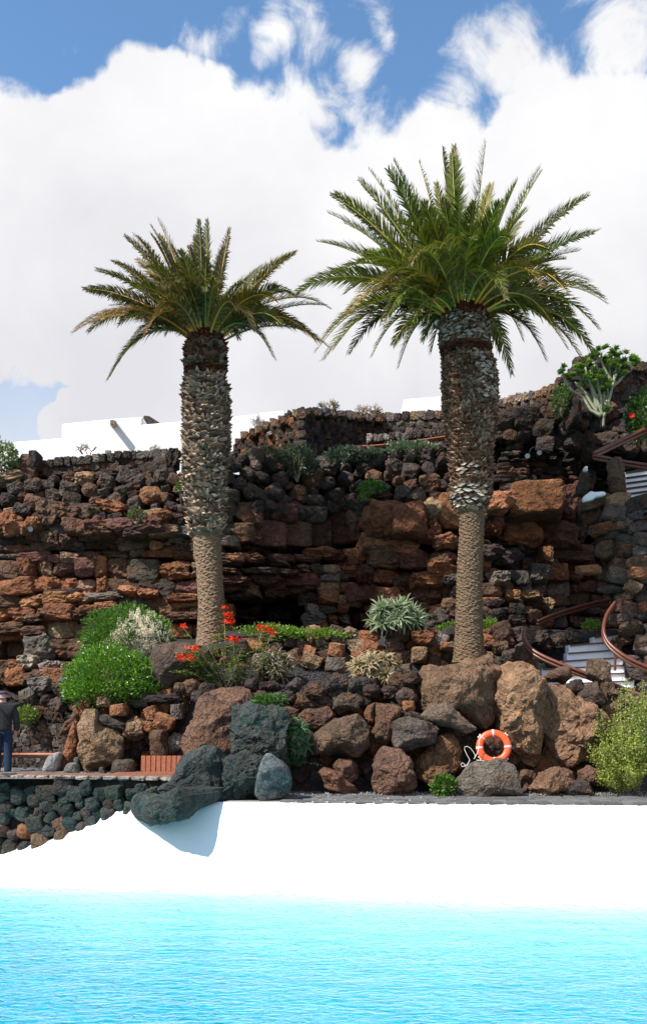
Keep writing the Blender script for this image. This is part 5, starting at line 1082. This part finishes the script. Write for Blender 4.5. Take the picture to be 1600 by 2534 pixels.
leafy('fern', 'yellow-green fern beside the standing person', 'plant', P(66, 1772, 21.6), (pxr(22, 21.5), .22, pxr(21, 21.5)), 900, .07, [(.13, .20, .03), (.18, .25, .05)], 'leaf', .7, .4, seed=20)
leafy('hibiscus_bush', 'dark leafy bush with one red flower at the upper right edge', 'shrub', P(1592, 1030, 24.9), (pxr(38, 25), .5, pxr(62, 25)), 3200, .10, [(.03, .08, .02), (.05, .12, .03), (.10, .17, .03)], 'leaf', .8, .3, seed=21)
S = Soup()
for k in range(7):
    a = k * .9; c = P(1561, 1028, 24.4); S.add([c, c + Vector((math.cos(a) * .06, -.03, math.sin(a) * .06)), c + Vector((math.cos(a + .4) * .09, -.05, math.sin(a + .4) * .09)), c + Vector((math.cos(a + .8) * .06, -.03, math.sin(a + .8) * .06))], [(0, 1, 2, 3)], (.6, .015, .02))
fl = S.build('flower', 'petal', bpy.data.objects['hibiscus_bush'], color=(1, 1, 1))
leafy('bush', 'dark green bush in shade between the rising wall and the tree-like succulent', 'shrub', P(1390, 990, 26.0), (pxr(22, 26), .4, pxr(34, 26)), 1500, .08, [(.06, .10, .03), (.12, .17, .05)], 'leaf', .8, .3, seed=22)
# low green creepers along the terrace edge
for i, (x, y, rx, ry, lb) in enumerate(((655, 1562, 62, 16, 'bright green creeper right beside the left palm foot'), (790, 1572, 62, 14, 'bright green creeper in the middle of the long retaining wall'), (722, 1568, 26, 13, 'small green creeper tuft between two longer creepers'), (1112, 1555, 24, 11, 'bright green tuft left of the right palm foot'),
                                        (1208, 1550, 24, 17, 'bright green tuft right of the right palm foot'), (1462, 1548, 18, 11, 'small green and red tuft behind the lower stairs'))):
    leafy('creeper', lb, 'plant', P(x, y, 21.95 if x < 900 else 22.6), (pxr(rx, 22), .22, pxr(ry, 22)), 1100, .062, [(.16, .26, .03), (.11, .22, .03), (.20, .28, .05)], 'leaf', .5, .6, seed=30 + i, stems=False, up=.6)
leafy('shrub', 'small dark green shrub on the gravel left of the ring boulder', 'shrub', P(1098, 1946, 18.9), (pxr(29, 19), .2, pxr(27, 19)), 1300, .075, [(.04, .12, .02), (.07, .18, .03), (.20, .26, .05)], 'glossy_leaf', .8, .35, seed=40)
leafy('shrub', 'low green plant on top of the teal-stained upright rock', 'plant', P(662, 1735, 19.4), (pxr(40, 19.5), .25, pxr(15, 19.5)), 1100, .07, [(.06, .13, .03), (.10, .18, .05)], 'leaf', .6, .5, seed=41, stems=False)

# upright light green shrub at the right
e = empty('light_green_shrub', P(1550, 1965, 19.0), 'tall airy yellow-green shrub with small leaves at the right edge of the deck', 'shrub')
rr = random.Random(9); S = Soup(); W_ = Soup(); base = P(1552, 1955, 19.15)
outl = [(1458, 1845, .2), (1472, 1790, 0), (1480, 1900, -.1), (1485, 1760, .1), (1520, 1770, .2), (1535, 1700, .1), (1552, 1678, 0), (1562, 1700, -.2), (1590, 1682, .1), (1600, 1720, -.2), (1610, 1690, .2), (1640, 1740, 0), (1650, 1820, .1), (1460, 1870, -.2), (1478, 1925, -.1), (1500, 1840, -.5), (1540, 1800, -.6), (1580, 1800, -.6), (1500, 1930, -.4)]
ends = []
for x, y, d in outl: ends.append(P(x, y, 19.1 + d))
for _ in range(105):
    a, b = rr.choice(ends), rr.choice(ends); q = a.lerp(b, rr.uniform(0, 1)).lerp(base, rr.uniform(0, .5)); q.y += rr.uniform(-.55, .45); ends.append(q)
for q in ends:
    m_ = base.lerp(q, .5) + Vector((rr.uniform(-.12, .12), rr.uniform(-.1, .1), -.08)); pts = [base.lerp(base.lerp(m_, .9), 0), m_, q]
    bz = lambda t: base * (1 - t) ** 2 + m_ * 2 * t * (1 - t) + q * t * t
    W_.tube([bz(t) for t in (0, .25, .5, .75, 1)], [.02, .014, .010, .006, .003], 4)
    for k in range(230):
        t = .25 + .75 * rr.random() ** .7; p = bz(t) + Vector((rr.gauss(0, .05), rr.gauss(0, .05), rr.gauss(0, .05))); o = Vector((rr.gauss(0, 1), rr.gauss(0, 1), rr.gauss(.5, .8))).normalized(); s_ = o.cross(Vector((rr.gauss(0, 1), 1, 0))).normalized(); l = rr.uniform(.028, .046); g = rr.uniform(.7, 1.3)
        c = rr.choice([(.24, .28, .04), (.32, .35, .07), (.16, .20, .035)])
        S.add([p, p + o * l * .5 + s_ * l * .4, p + o * l, p + o * l * .5 - s_ * l * .4], [(0, 1, 2, 3)], tuple(c_ * g for c_ in c))
S.build('foliage', 'leaf', e, color=(1, 1, 1)); W_.build('stem', 'dry_twig', e)

# aloe clumps: every rosette is a part
def rosette_soup(rr, n=15, L=1.0, w_=.13, curl=.6, cola=(.15, .2, .12), colb=(.28, .2, .1)):
    S = Soup()
    for k in range(n):
        a = 2.4 * k + rr.uniform(-.2, .2); el = lerp(1.25, .15, k / n) + rr.uniform(-.1, .1); ln = L * rr.uniform(.75, 1.1); pts = []; p = Vector((0, 0, 0)); h = Vector((math.cos(a), math.sin(a), 0)); sd = Vector((-math.sin(a), math.cos(a), 0)); e_ = el
        for q in range(6):
            pts.append(p.copy()); p = p + (h * math.cos(e_) + Z * math.sin(e_)) * ln / 5; e_ -= curl * (.10 + .13 * q)
        vs = []; g = rr.uniform(.75, 1.25)
        for q, pt in enumerate(pts):
            ww = w_ * (1 - (q / 5) ** 1.5) + .006; up_ = (h * -math.sin(el) + Z * math.cos(el)) * ww * .45; vs += [pt - sd * ww + up_, pt, pt + sd * ww + up_]
        fs = []
        for q in range(5): b = q * 3; fs += [(b, b + 1, b + 4, b + 3), (b + 1, b + 2, b + 5, b + 4)]
        S.add(vs, fs)
        for q in range(6):
            t = (q / 5) ** 1.2; c = tuple(lerp(cola[j], colb[j], t) * g for j in range(3)); i0 = len(S.t) - 18 + 3 * q; S.t[i0:i0 + 3] = [c] * 3
        if False: pass
    return S
def aloe(label, C, rad, n, L, cola, colb, seed, curl=.6, w_=.13, hang=False):
    e = empty('aloe_clump', (C.x, C.y, C.z - rad[2] * .5), label, 'aloe', 'aloe clumps'); rr = random.Random(seed); mv = []
    for k in range(5):
        me = rosette_soup(rr, 15, 1.0, w_, curl, cola, colb).mesh('rosette'); me.materials.append(MAT['leaf']); mv.append(me)
    for k in range(n):
        while True:
            x, y, z = rr.uniform(-1, 1), rr.uniform(-1, .6), rr.uniform(-.75, 1)
            if .25 < x * x + y * y + z * z < 1: break
        o = bpy.data.objects.new('rosette', rr.choice(mv)); sc.collection.objects.link(o); o.location = C + Vector((x * rad[0], y * rad[1], z * rad[2])); s_ = L * rr.uniform(.75, 1.25); o.scale = (s_,) * 3
        d = Vector((x, y - .45, max(z, -.2) + (.5 if not hang else -.2))).normalized(); o.rotation_euler = d.to_track_quat('Z', 'Y').to_euler(); o.rotation_euler.rotate_axis('Z', rr.uniform(0, 6)); g = rr.uniform(.75, 1.2); o.color = (g, g, g, 1); attach(o, e)
    return e
aloe('large grey-green spiky aloe clump on top of the long retaining wall', P(981, 1528, 21.9), (pxr(66, 22), .45, pxr(32, 22)), 46, .34, (.13, .20, .12), (.30, .33, .19), 1, .5, .085)
aloe('sun-bleached tan aloe clump in the middle of the cinder bed', P(926, 1662, 20.8), (pxr(70, 21), .4, pxr(38, 21)), 52, .27, (.17, .19, .09), (.50, .32, .19), 2, .9, .11)
aloe('withered brown and green aloe clump right of the red flowers', P(682, 1652, 20.9), (pxr(46, 21), .32, pxr(36, 21)), 30, .27, (.13, .14, .07), (.36, .27, .17), 3, 1.1, .11)
aloe('shaded green aloe hanging down right of the teal-stained upright rock', P(733, 1838, 19.35), (pxr(24, 19.3), .2, pxr(58, 19.3)), 34, .26, (.05, .12, .05), (.10, .19, .07), 4, 1.1, .07, True)

# red trumpet-flowered shrub
e = empty('red_flower_shrub', P(560, 1705, 20.5), 'sprawling shrub with clusters of red trumpet flowers in front of the left palm', 'shrub'); rr = random.Random(12)
zf = lambda x, y: (400 + x * .329, 1500 + y * .329)
br = [((460, 640), (340, 380), (160, 160)), ((460, 640), (400, 480), (150, 385)), ((460, 640), (420, 450), (235, 320)), ((480, 640), (480, 350), (470, 40)), ((560, 610), (540, 400), (540, 255)), ((620, 610), (680, 420), (765, 165)), ((700, 600), (740, 400), (835, 195)), ((440, 640), (300, 560), (120, 600)), ((440, 640), (250, 600), (200, 690)),
      ((480, 620), (560, 480), (600, 300)), ((450, 640), (300, 420), (170, 330)), ((500, 640), (420, 420), (330, 280)), ((520, 640), (440, 330), (430, 200)), ((660, 620), (760, 600), (900, 590)), ((430, 640), (250, 480), (130, 490)), ((600, 620), (620, 480), (560, 350)), ((500, 640), (560, 500), (660, 430)), ((470, 640), (330, 470), (260, 400))]
S = Soup()
for (a, b, c) in br:
    dd = rr.uniform(-.45, .25); A, B_, C_ = P(*zf(*a), 20.6), P(*zf(*b), 20.6 + dd * .6), P(*zf(*c), 20.6 + dd); bz = lambda t: A * (1 - t) ** 2 + B_ * 2 * t * (1 - t) + C_ * t * t
    W_ = Soup(); W_.tube([bz(k / 6) for k in range(7)], [lerp(.016, .006, k / 6) for k in range(7)], 5); W_.build('branch', 'dry_twig', e)
    for k in range(34):
        t = .22 + .75 * (k / 34) + rr.uniform(-.02, .02); p = bz(t); a_ = rr.uniform(0, 6.28); dr = Vector((math.cos(a_), math.sin(a_) * .7, rr.uniform(-.4, .35))).normalized(); ln = rr.uniform(.10, .24)
        g = rr.uniform(.7, 1.3); cl = rr.choice([(.12, .20, .04), (.17, .24, .05), (.08, .15, .03), (.26, .24, .05)])
        for q in range(6):
            pp = p + dr * ln * (q + 1) / 6 - Z * .03 * (q / 6) ** 2; sd = dr.cross(Z).normalized() * (1 if q % 2 else -1); o = (sd + dr * .5 + Z * rr.uniform(-.4, .4)).normalized(); l = rr.uniform(.055, .085); wv = o.cross(Vector((rr.uniform(-.4, .4), rr.uniform(-.4, .4), 1))).normalized() * l * .28
            S.add([pp, pp + o * l * .45 + wv, pp + o * l, pp + o * l * .45 - wv], [(0, 1, 2, 3)], tuple(x_ * g for x_ in cl))
S.build('foliage', 'leaf', e, color=(1, 1, 1))
for (x, y, s_) in ((160, 155, .7), (140, 382, 1.15), (212, 385, 1.15), (238, 318, 1.1), (495, 108, 1.0), (530, 125, .7), (510, 58, .6), (478, 60, .5), (472, 15, .5), (540, 248, 1.3), (565, 255, 1.0), (745, 160, 1.0), (788, 168, 1.0), (835, 195, .8)):
    S = Soup(); C_ = P(*zf(x, y), 20.1)
    for k in range(int(34 * s_)):
        d = Vector((rr.gauss(0, 1), rr.gauss(-.3, .8), rr.gauss(.1, .8))).normalized(); p = C_ + Vector((rr.gauss(0, .055), rr.gauss(0, .03), rr.gauss(0, .032))) * s_; o = d * rr.uniform(.035, .07); wv = d.cross(Vector((rr.gauss(0, 1), rr.gauss(0, 1), 1))).normalized() * .02; g = rr.uniform(.7, 1.15)
        S.add([p, p + o * .6 + wv, p + o + wv * 1.3, p + o - wv * .3, p + o * .6 - wv], [(0, 1, 2, 3, 4)], (.85 * g, (.045 + .05 * rr.random()) * g, .02 * g))
    S.build('flower_cluster', 'petal', e, color=(1, 1, 1))

# tree-like succulent at the upper right
e = empty('tree_succulent', P(1492, 1057, 24.7), 'large branching succulent with pale stems and leaf rosettes at the upper right', 'succulent'); rr = random.Random(14)
zs = lambda x, y: P(1400 + x * .187, 850 + y * .187, 24.6)
st_ = [((490, 1100), (490, 1000), (480, 960)), ((460, 960), (330, 880), (230, 700), (30, 570)), ((470, 950), (370, 850), (260, 660), (120, 500)), ((470, 950), (420, 860), (350, 700), (240, 600), (180, 480)), ((480, 950), (440, 860), (360, 640), (290, 500), (240, 330)), ((500, 960), (540, 820), (610, 560), (630, 470), (710, 300)),
       ((610, 560), (700, 500), (800, 370), (860, 350)), ((800, 370), (800, 280)), ((610, 540), (560, 440), (480, 290), (450, 240)), ((600, 520), (590, 420), (560, 200)), ((460, 920), (460, 750), (400, 470), (440, 330)), ((500, 900), (510, 700), (500, 540)), ((430, 900), (330, 600), (280, 420), (370, 300)), ((450, 240), (460, 140)), ((450, 240), (360, 240)), ((30, 570), (-30, 470), (-60, 350)), ((620, 520), (640, 380), (700, 190)), ((520, 860), (560, 650), (560, 560))]
for pl in st_:
    S = Soup(); dd = rr.uniform(-.25, .25); pts = [zs(*p) + Vector((0, dd * k / len(pl), 0)) for k, p in enumerate(pl)]; r0 = .048 if len(pl) > 3 else .034
    fine = []
    for i in range(len(pts) - 1):
        for k in range(4): fine.append(pts[i].lerp(pts[i + 1], k / 4))
    fine.append(pts[-1]); S.tube(fine, [lerp(r0, .022, k / len(fine)) for k in range(len(fine))], 7); S.build('stem', 'succulent_stem', e, smooth=True)
mv = []
for k in range(4): me = rosette_soup(rr, 20, 1.0, .26, .35, (.10, .17, .035), (.17, .27, .05)).mesh('rosette'); me.materials.append(MAT['leaf']); mv.append(me)
spots = [(440, 90), (400, 130), (340, 140), (290, 170), (480, 130), (330, 200), (400, 200), (600, 130), (580, 160), (640, 150), (690, 170), (740, 200), (800, 190), (860, 200), (900, 220), (920, 270), (860, 280), (790, 240), (740, 270), (500, 210), (540, 240), (520, 290), (590, 270), (640, 250), (680, 290), (740, 340), (130, 360), (180, 370), (100, 420), (230, 290), (270, 300), (350, 370), (340, 420), (430, 430), (480, 450), (460, 490), (300, 480), (250, 540),
         (330, 560), (210, 500), (480, 600), (540, 590), (440, 650), (520, 640), (20, 430), (70, 440), (-60, 400), (-100, 420), (-60, 340), (-20, 480), (560, 330), (620, 360), (660, 420), (540, 870), (530, 900), (760, 420), (380, 500), (150, 440), (480, 560), (820, 330), (560, 560)]
for (x, y) in spots:
    for q in range(2):
        o = bpy.data.objects.new('rosette', rr.choice(mv)); sc.collection.objects.link(o); o.location = zs(x + rr.uniform(-18, 18), y + rr.uniform(-18, 18)) + Vector((0, rr.uniform(-.35, .25), 0)); s_ = rr.uniform(.11, .17); o.scale = (s_,) * 3; o.rotation_euler = (rr.uniform(.1, .8), rr.uniform(-.5, .5), rr.uniform(0, 6)); g = rr.uniform(.8, 1.2); o.color = (g, g, g, 1); attach(o, e)

# dry twiggy plants on the wall tops
def twigs(label, x, y, Y, rx, ry, n, col=(1, 1, 1), seed=0):
    e = empty('dry_shrub', P(x, y, Y), label, 'dry shrub', 'dry shrubs on the walls'); rr = random.Random(seed); S = Soup(); k = Y / F
    def grow(p, d, l, r, lv):
        q = p + d * l; S.tube([p, q], [r, r * .7], 4, cap=False)
        if lv: [grow(q, (d + Vector((rr.gauss(0, .55), rr.gauss(0, .4), rr.gauss(.1, .35)))).normalized(), l * rr.uniform(.6, .9), r * .7, lv - 1) for _ in range(2 if lv < 3 else 3)]
    for _ in range(n):
        b = P(x + rr.uniform(-.4, .4) * rx, y, Y); grow(b, Vector((rr.uniform(-.9, .9), rr.uniform(-.4, .4), 1)).normalized(), ry * k * .34, .020, 4)
    S.build('twigs', 'dry_twig', e, color=(1, 1, 1))
twigs('dense pale dry shrub on top of the bastion behind the floodlight', 822, 1026, 29.0, 44, 34, 9, seed=1)
twigs('second pale dry shrub on the bastion left of the level sunlit wall', 905, 1032, 30.2, 50, 28, 9, seed=2)
twigs('small bare shrub with few twigs at the left end of the bastion', 638, 1070, 28.8, 24, 34, 3, seed=3)
twigs('bare twiggy shrub in front of the white house left wall', 212, 1124, 27.4, 30, 26, 4, seed=4)
twigs('low dry twigs on the wall pier at the far left', 88, 1142, 26.4, 18, 18, 3, seed=5)
leafy('ground_shrub', 'yellowish tuft on the left wall capstones near the left palm', 'plant', P(384, 1118, 26.8), (pxr(12, 27), .15, pxr(12, 27)), 240, .06, [(.16, .16, .06), (.13, .15, .05)], 'leaf', .8, .5, seed=50)
leafy('ground_shrub', 'tiny green tuft on the capstones left of the yellowish tuft', 'plant', P(340, 1126, 26.8), (pxr(14, 27), .15, pxr(8, 27)), 200, .06, [(.09, .15, .04), (.13, .15, .05)], 'leaf', .8, .5, seed=51)

# ------------------------------------------------------------------ lamps
def flood(label, x, y, Y, sz, rot, group='floodlights'):
    e = empty('floodlight', P(x, y + 8, Y), label, 'floodlight', group); C_ = P(x, y, Y); S = Soup(); S.box(C_, (sz, sz * .5, sz * .72), Euler(rot), bev=.012); S.build('housing', 'dark_metal', e)
    S = Soup(); S.box(C_ + Euler(rot).to_matrix() @ Vector((0, -sz * .52, 0)), (sz * .82, .006, sz * .56), Euler(rot)); S.build('glass', 'glass_grey', e)
    S = Soup(); S.tube([C_ - Vector((0, 0, sz * .6)), P(x, y + 14, Y)], .014, 5); S.build('bracket', 'dark_metal', e)
flood('black floodlight tilted on the left face capstones of the bastion', 718, 1023, 28.0, .10, (.5, .3, .5)); flood('black floodlight on the right face of the bastion before a dry shrub', 800, 1015, 28.4, .10, (.4, -.1, -.2)); flood('small brown floodlight on the left wall capstones', 268, 1120, 26.7, .085, (.1, 0, .1))
def spot(label, x, y, Y, tilt):
    e = empty('spotlight', P(x, y, Y), label, 'spotlight', 'round spotlights on the cliff'); C_ = P(x, y, Y); d = Vector(tilt).normalized()
    S = Soup(); S.tube([C_ - d * .09, C_ - d * .02, C_ + d * .05, C_ + d * .07], [.03, .06, .075, .078], 14); S.build('housing', 'dark_metal', e, smooth=False)
    S = Soup(); S.tube([C_ + d * .071, C_ + d * .078], .066, 14); S.build('lens', 'glass_grey', e)
    S = Soup(); S.tube([C_ - d * .03, C_ - d * .03 + Vector((0, .22, -.04))], .012, 5); S.build('bracket', 'dark_metal', e)
spot('left one of two round spotlights on the shaded wall right of the right palm', 1305, 1127, 25.6, (-.3, -1, -.5)); spot('right one of two round spotlights on the shaded wall right of the right palm', 1332, 1120, 25.7, (.1, -1, -.3)); spot('single round spotlight on the orange rock at the far left cliff', 77, 1309, 24.6, (.1, -1, -.3))
S = Soup(); S.tube([P(1309, 1122, 25.65), P(1312, 1111, 25.7), P(1320, 1106, 25.7), P(1328, 1110, 25.7), P(1331, 1116, 25.7)], .009, 5); tag(S.build('lamp_cable', 'dark_metal'), 'thin cable looping between the two round spotlights', 'cable')

# ------------------------------------------------------------------ life ring
RC = P(1221, 1849, 19.10); k = 19.1 / F; Ro, Ri = 43.5 * k, 25.5 * k; rm, rt_ = (Ro + Ri) / 2, (Ro - Ri) / 2
e = empty('life_ring', (RC.x, RC.y, RC.z - Ro), 'orange life ring leaning upright on the grey boulder by the deck', 'life ring')
MR = Euler((-.16, .05, -.10)).to_matrix()
def torus_pt(a, b, ex=0.0): return RC + MR @ Vector(((rm + (rt_ + ex) * math.cos(b)) * math.cos(a), (rt_ + ex) * .72 * math.sin(b), (rm + (rt_ + ex) * math.cos(b)) * math.sin(a)))
S = Soup(); na, nb_ = 72, 20
S.add([torus_pt(2 * math.pi * i / na, 2 * math.pi * j / nb_) for i in range(na) for j in range(nb_)], [(i * nb_ + j, ((i + 1) % na) * nb_ + j, ((i + 1) % na) * nb_ + (j + 1) % nb_, i * nb_ + (j + 1) % nb_) for i in range(na) for j in range(nb_)])
S.build('float', 'ring_orange', e, smooth=True)
for a in (96, 5, 186, 275):
    a = math.radians(a); S = Soup(); n_ = 5
    S.add([torus_pt(a + (i - 2) * .035, 2 * math.pi * j / nb_, .004) for i in range(n_) for j in range(nb_)], [(i * nb_ + j, (i + 1) * nb_ + j, (i + 1) * nb_ + (j + 1) % nb_, i * nb_ + (j + 1) % nb_) for i in range(n_ - 1) for j in range(nb_)])
    S.build('reflective_band', 'ring_tape', e, smooth=True)
for a in (48, 145, 222, 318):
    a = math.radians(a); p = torus_pt(a, 0, -.004); d = (p - RC).normalized(); tq = MR @ Vector((-math.sin(a), 0, math.cos(a))); S = Soup()
    S.tube([p - tq * .035 - d * .008, p - tq * .03 + d * .02, p - tq * .01 + d * .012, p + tq * .01 + d * .012, p + tq * .03 + d * .02, p + tq * .035 - d * .008], [.012, .018, .010, .010, .018, .012], 8); S.build('rope_knob', 'rope_white', e, smooth=True)
S = Soup(); q = lambda x, y, dy=0: P(1120 + x * .1184, 1780 + y * .1184, 18.97 + dy)
S.tube([q(560, 345), q(600, 370), q(650, 410), q(688, 440, .05)], .008, 5); S.tube([q(575, 350), q(550, 450), q(540, 600), q(520, 700), q(440, 835, -.02)], .0075, 5)
S.tube([q(440, 835), q(470, 770), q(430, 690), q(370, 610), q(300, 570), (q(250, 580)), q(240, 630), q(290, 740), q(355, 860)], .0075, 5); S.build('rope', 'rope_white', e)
S = Soup(); S.tube([q(355, 860, -.1), q(300, 950, -.3), q(270, 990, -.33), q(230, 930, -.33), q(190, 915, -.33), q(165, 950, -.33), q(190, 995, -.33), q(240, 985, -.33), q(310, 950, -.33)], .0075, 5); S.tube([q(490, 858, -.12), q(560, 862, -.15), q(650, 875, -.12)], .0075, 5); S.build('rope', 'rope_white', e)

# ------------------------------------------------------------------ person at the left edge, seen from behind
YP = 19.75; px0 = 7; g0 = ZP(1917, YP); X0 = (px0 - CX) * YP / F
pe = empty('person', (X0, YP, g0), 'person seen from behind in dark jacket, blue jeans and navy cap at the left edge', 'person')
H = ZP(1706, YP) - g0 - .02
def skinmesh(name, joints, bones, mat, root=0, lv=2):
    me = bpy.data.meshes.new(name); me.from_pydata([(x * H, y * H, z * H) for (x, y, z, _, _) in joints], bones, []); o = bpy.data.objects.new(name, me); sc.collection.objects.link(o)
    o.modifiers.new('skin', 'SKIN'); lay = me.skin_vertices[0] if me.skin_vertices else None
    if lay is None: bpy.context.view_layer.update(); lay = me.skin_vertices[0]
    for i, (_, _, _, a, b) in enumerate(joints): lay.data[i].radius = (a * H, b * H); lay.data[i].use_root = (i == root)
    s_ = o.modifiers.new('subsurf', 'SUBSURF'); s_.levels = lv; s_.render_levels = lv; me.materials.append(MAT[mat]); o.parent = pe; o.rotation_euler = (0, 0, math.radians(196)); return o
body = [(0, 0, .53, .060, .045), (0, .0, .60, .065, .05), (0, 0, .70, .075, .055), (0, 0, .80, .085, .055), (0, -.005, .855, .035, .035), (0, -.015, .895, .042, .045), (0, -.02, .945, .050, .056), (0, -.02, .975, .040, .045),
        (.05, 0, .50, .045, .045), (.058, -.008, .29, .030, .033), (.062, .012, .045, .020, .022), (.066, -.05, .018, .020, .014), (-.05, 0, .50, .045, .045), (-.05, .005, .29, .030, .033), (-.052, .03, .045, .020, .022), (-.058, -.03, .018, .020, .014),
        (.105, 0, .80, .036, .036), (.135, .01, .64, .026, .026), (.142, -.015, .49, .017, .017), (.145, -.025, .455, .015, .022), (-.105, 0, .80, .036, .036), (-.135, .01, .64, .026, .026), (-.140, -.03, .50, .017, .017), (-.142, -.04, .455, .015, .022)]
bones = [(0, 1), (1, 2), (2, 3), (3, 4), (4, 5), (5, 6), (6, 7), (0, 8), (8, 9), (9, 10), (10, 11), (0, 12), (12, 13), (13, 14), (14, 15), (3, 16), (16, 17), (17, 18), (18, 19), (3, 20), (20, 21), (21, 22), (22, 23)]
skinmesh('body', body, bones, 'skin')
for sx in (1, -1):     # fingers and thumb, slightly curled
    for k in range(4):
        bx, by, bz_ = sx * .145, -.035 + .009 * k - (.0 if sx > 0 else .012), .452
        ln = (.040, .046, .043, .034)[k]; skinmesh('finger', [(bx, by, bz_ + .012, .0052, .0052), (bx, by - .001, bz_ - ln * .45, .0048, .0048), (bx - sx * .006, by, bz_ - ln * .8, .0042, .0042), (bx - sx * .013, by, bz_ - ln, .0035, .0035)], [(0, 1), (1, 2), (2, 3)], 'skin', lv=1)
    skinmesh('thumb', [(sx * .143, -.044, .470, .0065, .0065), (sx * .139, -.058, .452, .0055, .0055), (sx * .136, -.062, .434, .0045, .0045)], [(0, 1), (1, 2)], 'skin', lv=1)
jk = [(0, 0, .475, .112, .082), (0, 0, .58, .110, .080), (0, 0, .68, .112, .080), (0, 0, .78, .112, .072), (0, .0, .835, .075, .060), (0, 0, .862, .055, .052), (.118, 0, .795, .052, .054), (.155, .01, .645, .042, .046), (.160, -.012, .50, .034, .036), (-.118, 0, .795, .052, .054), (-.155, .01, .645, .042, .046), (-.157, -.025, .51, .034, .036)]
skinmesh('jacket', jk, [(0, 1), (1, 2), (2, 3), (3, 4), (4, 5), (3, 6), (6, 7), (7, 8), (3, 9), (9, 10), (10, 11)], 'jacket_cloth')
jn = [(0, 0, .585, .100, .074), (.055, 0, .48, .064, .066), (.064, -.008, .29, .050, .053), (.066, .012, .06, .044, .046), (.066, .01, .028, .045, .048), (-.055, 0, .48, .064, .066), (-.058, .005, .29, .050, .053), (-.058, .03, .06, .044, .046), (-.058, .028, .028, .045, .048)]
skinmesh('jeans', jn, [(0, 1), (1, 2), (2, 3), (3, 4), (0, 5), (5, 6), (6, 7), (7, 8)], 'denim')
skinmesh('shoe', [(.065, .035, .02, .040, .03), (.066, -.02, .02, .042, .03), (.068, -.085, .016, .034, .022)], [(0, 1), (1, 2)], 'shoe_leather', lv=1); skinmesh('shoe', [(-.055, .055, .02, .040, .03), (-.057, 0, .02, .042, .03), (-.06, -.065, .016, .034, .022)], [(0, 1), (1, 2)], 'shoe_leather', lv=1)
skinmesh('hair', [(0, .014, .885, .050, .046), (0, .008, .912, .056, .055)], [(0, 1)], 'hair_grey', lv=1)
skinmesh('cap', [(0, -.010, .942, .064, .070), (0, -.014, .970, .062, .068), (0, -.016, .99, .040, .044)], [(0, 1), (1, 2)], 'cap_cloth'); skinmesh('ear', [(.052, -.02, .915, .006, .012), (.056, -.015, .925, .006, .014), (.054, -.015, .935, .005, .010)], [(0, 1), (1, 2)], 'skin', lv=1)
S = Soup(); S.tube([Vector((X0 + x * H, YP + y * H, g0 + z * H)) for x, y, z in ((-.06, -.085, .84), (-.02, -.10, .80), (.05, -.105, .70), (.10, -.085, .60))], .016, 4); S.build('bag_strap', 'dark_metal', pe)
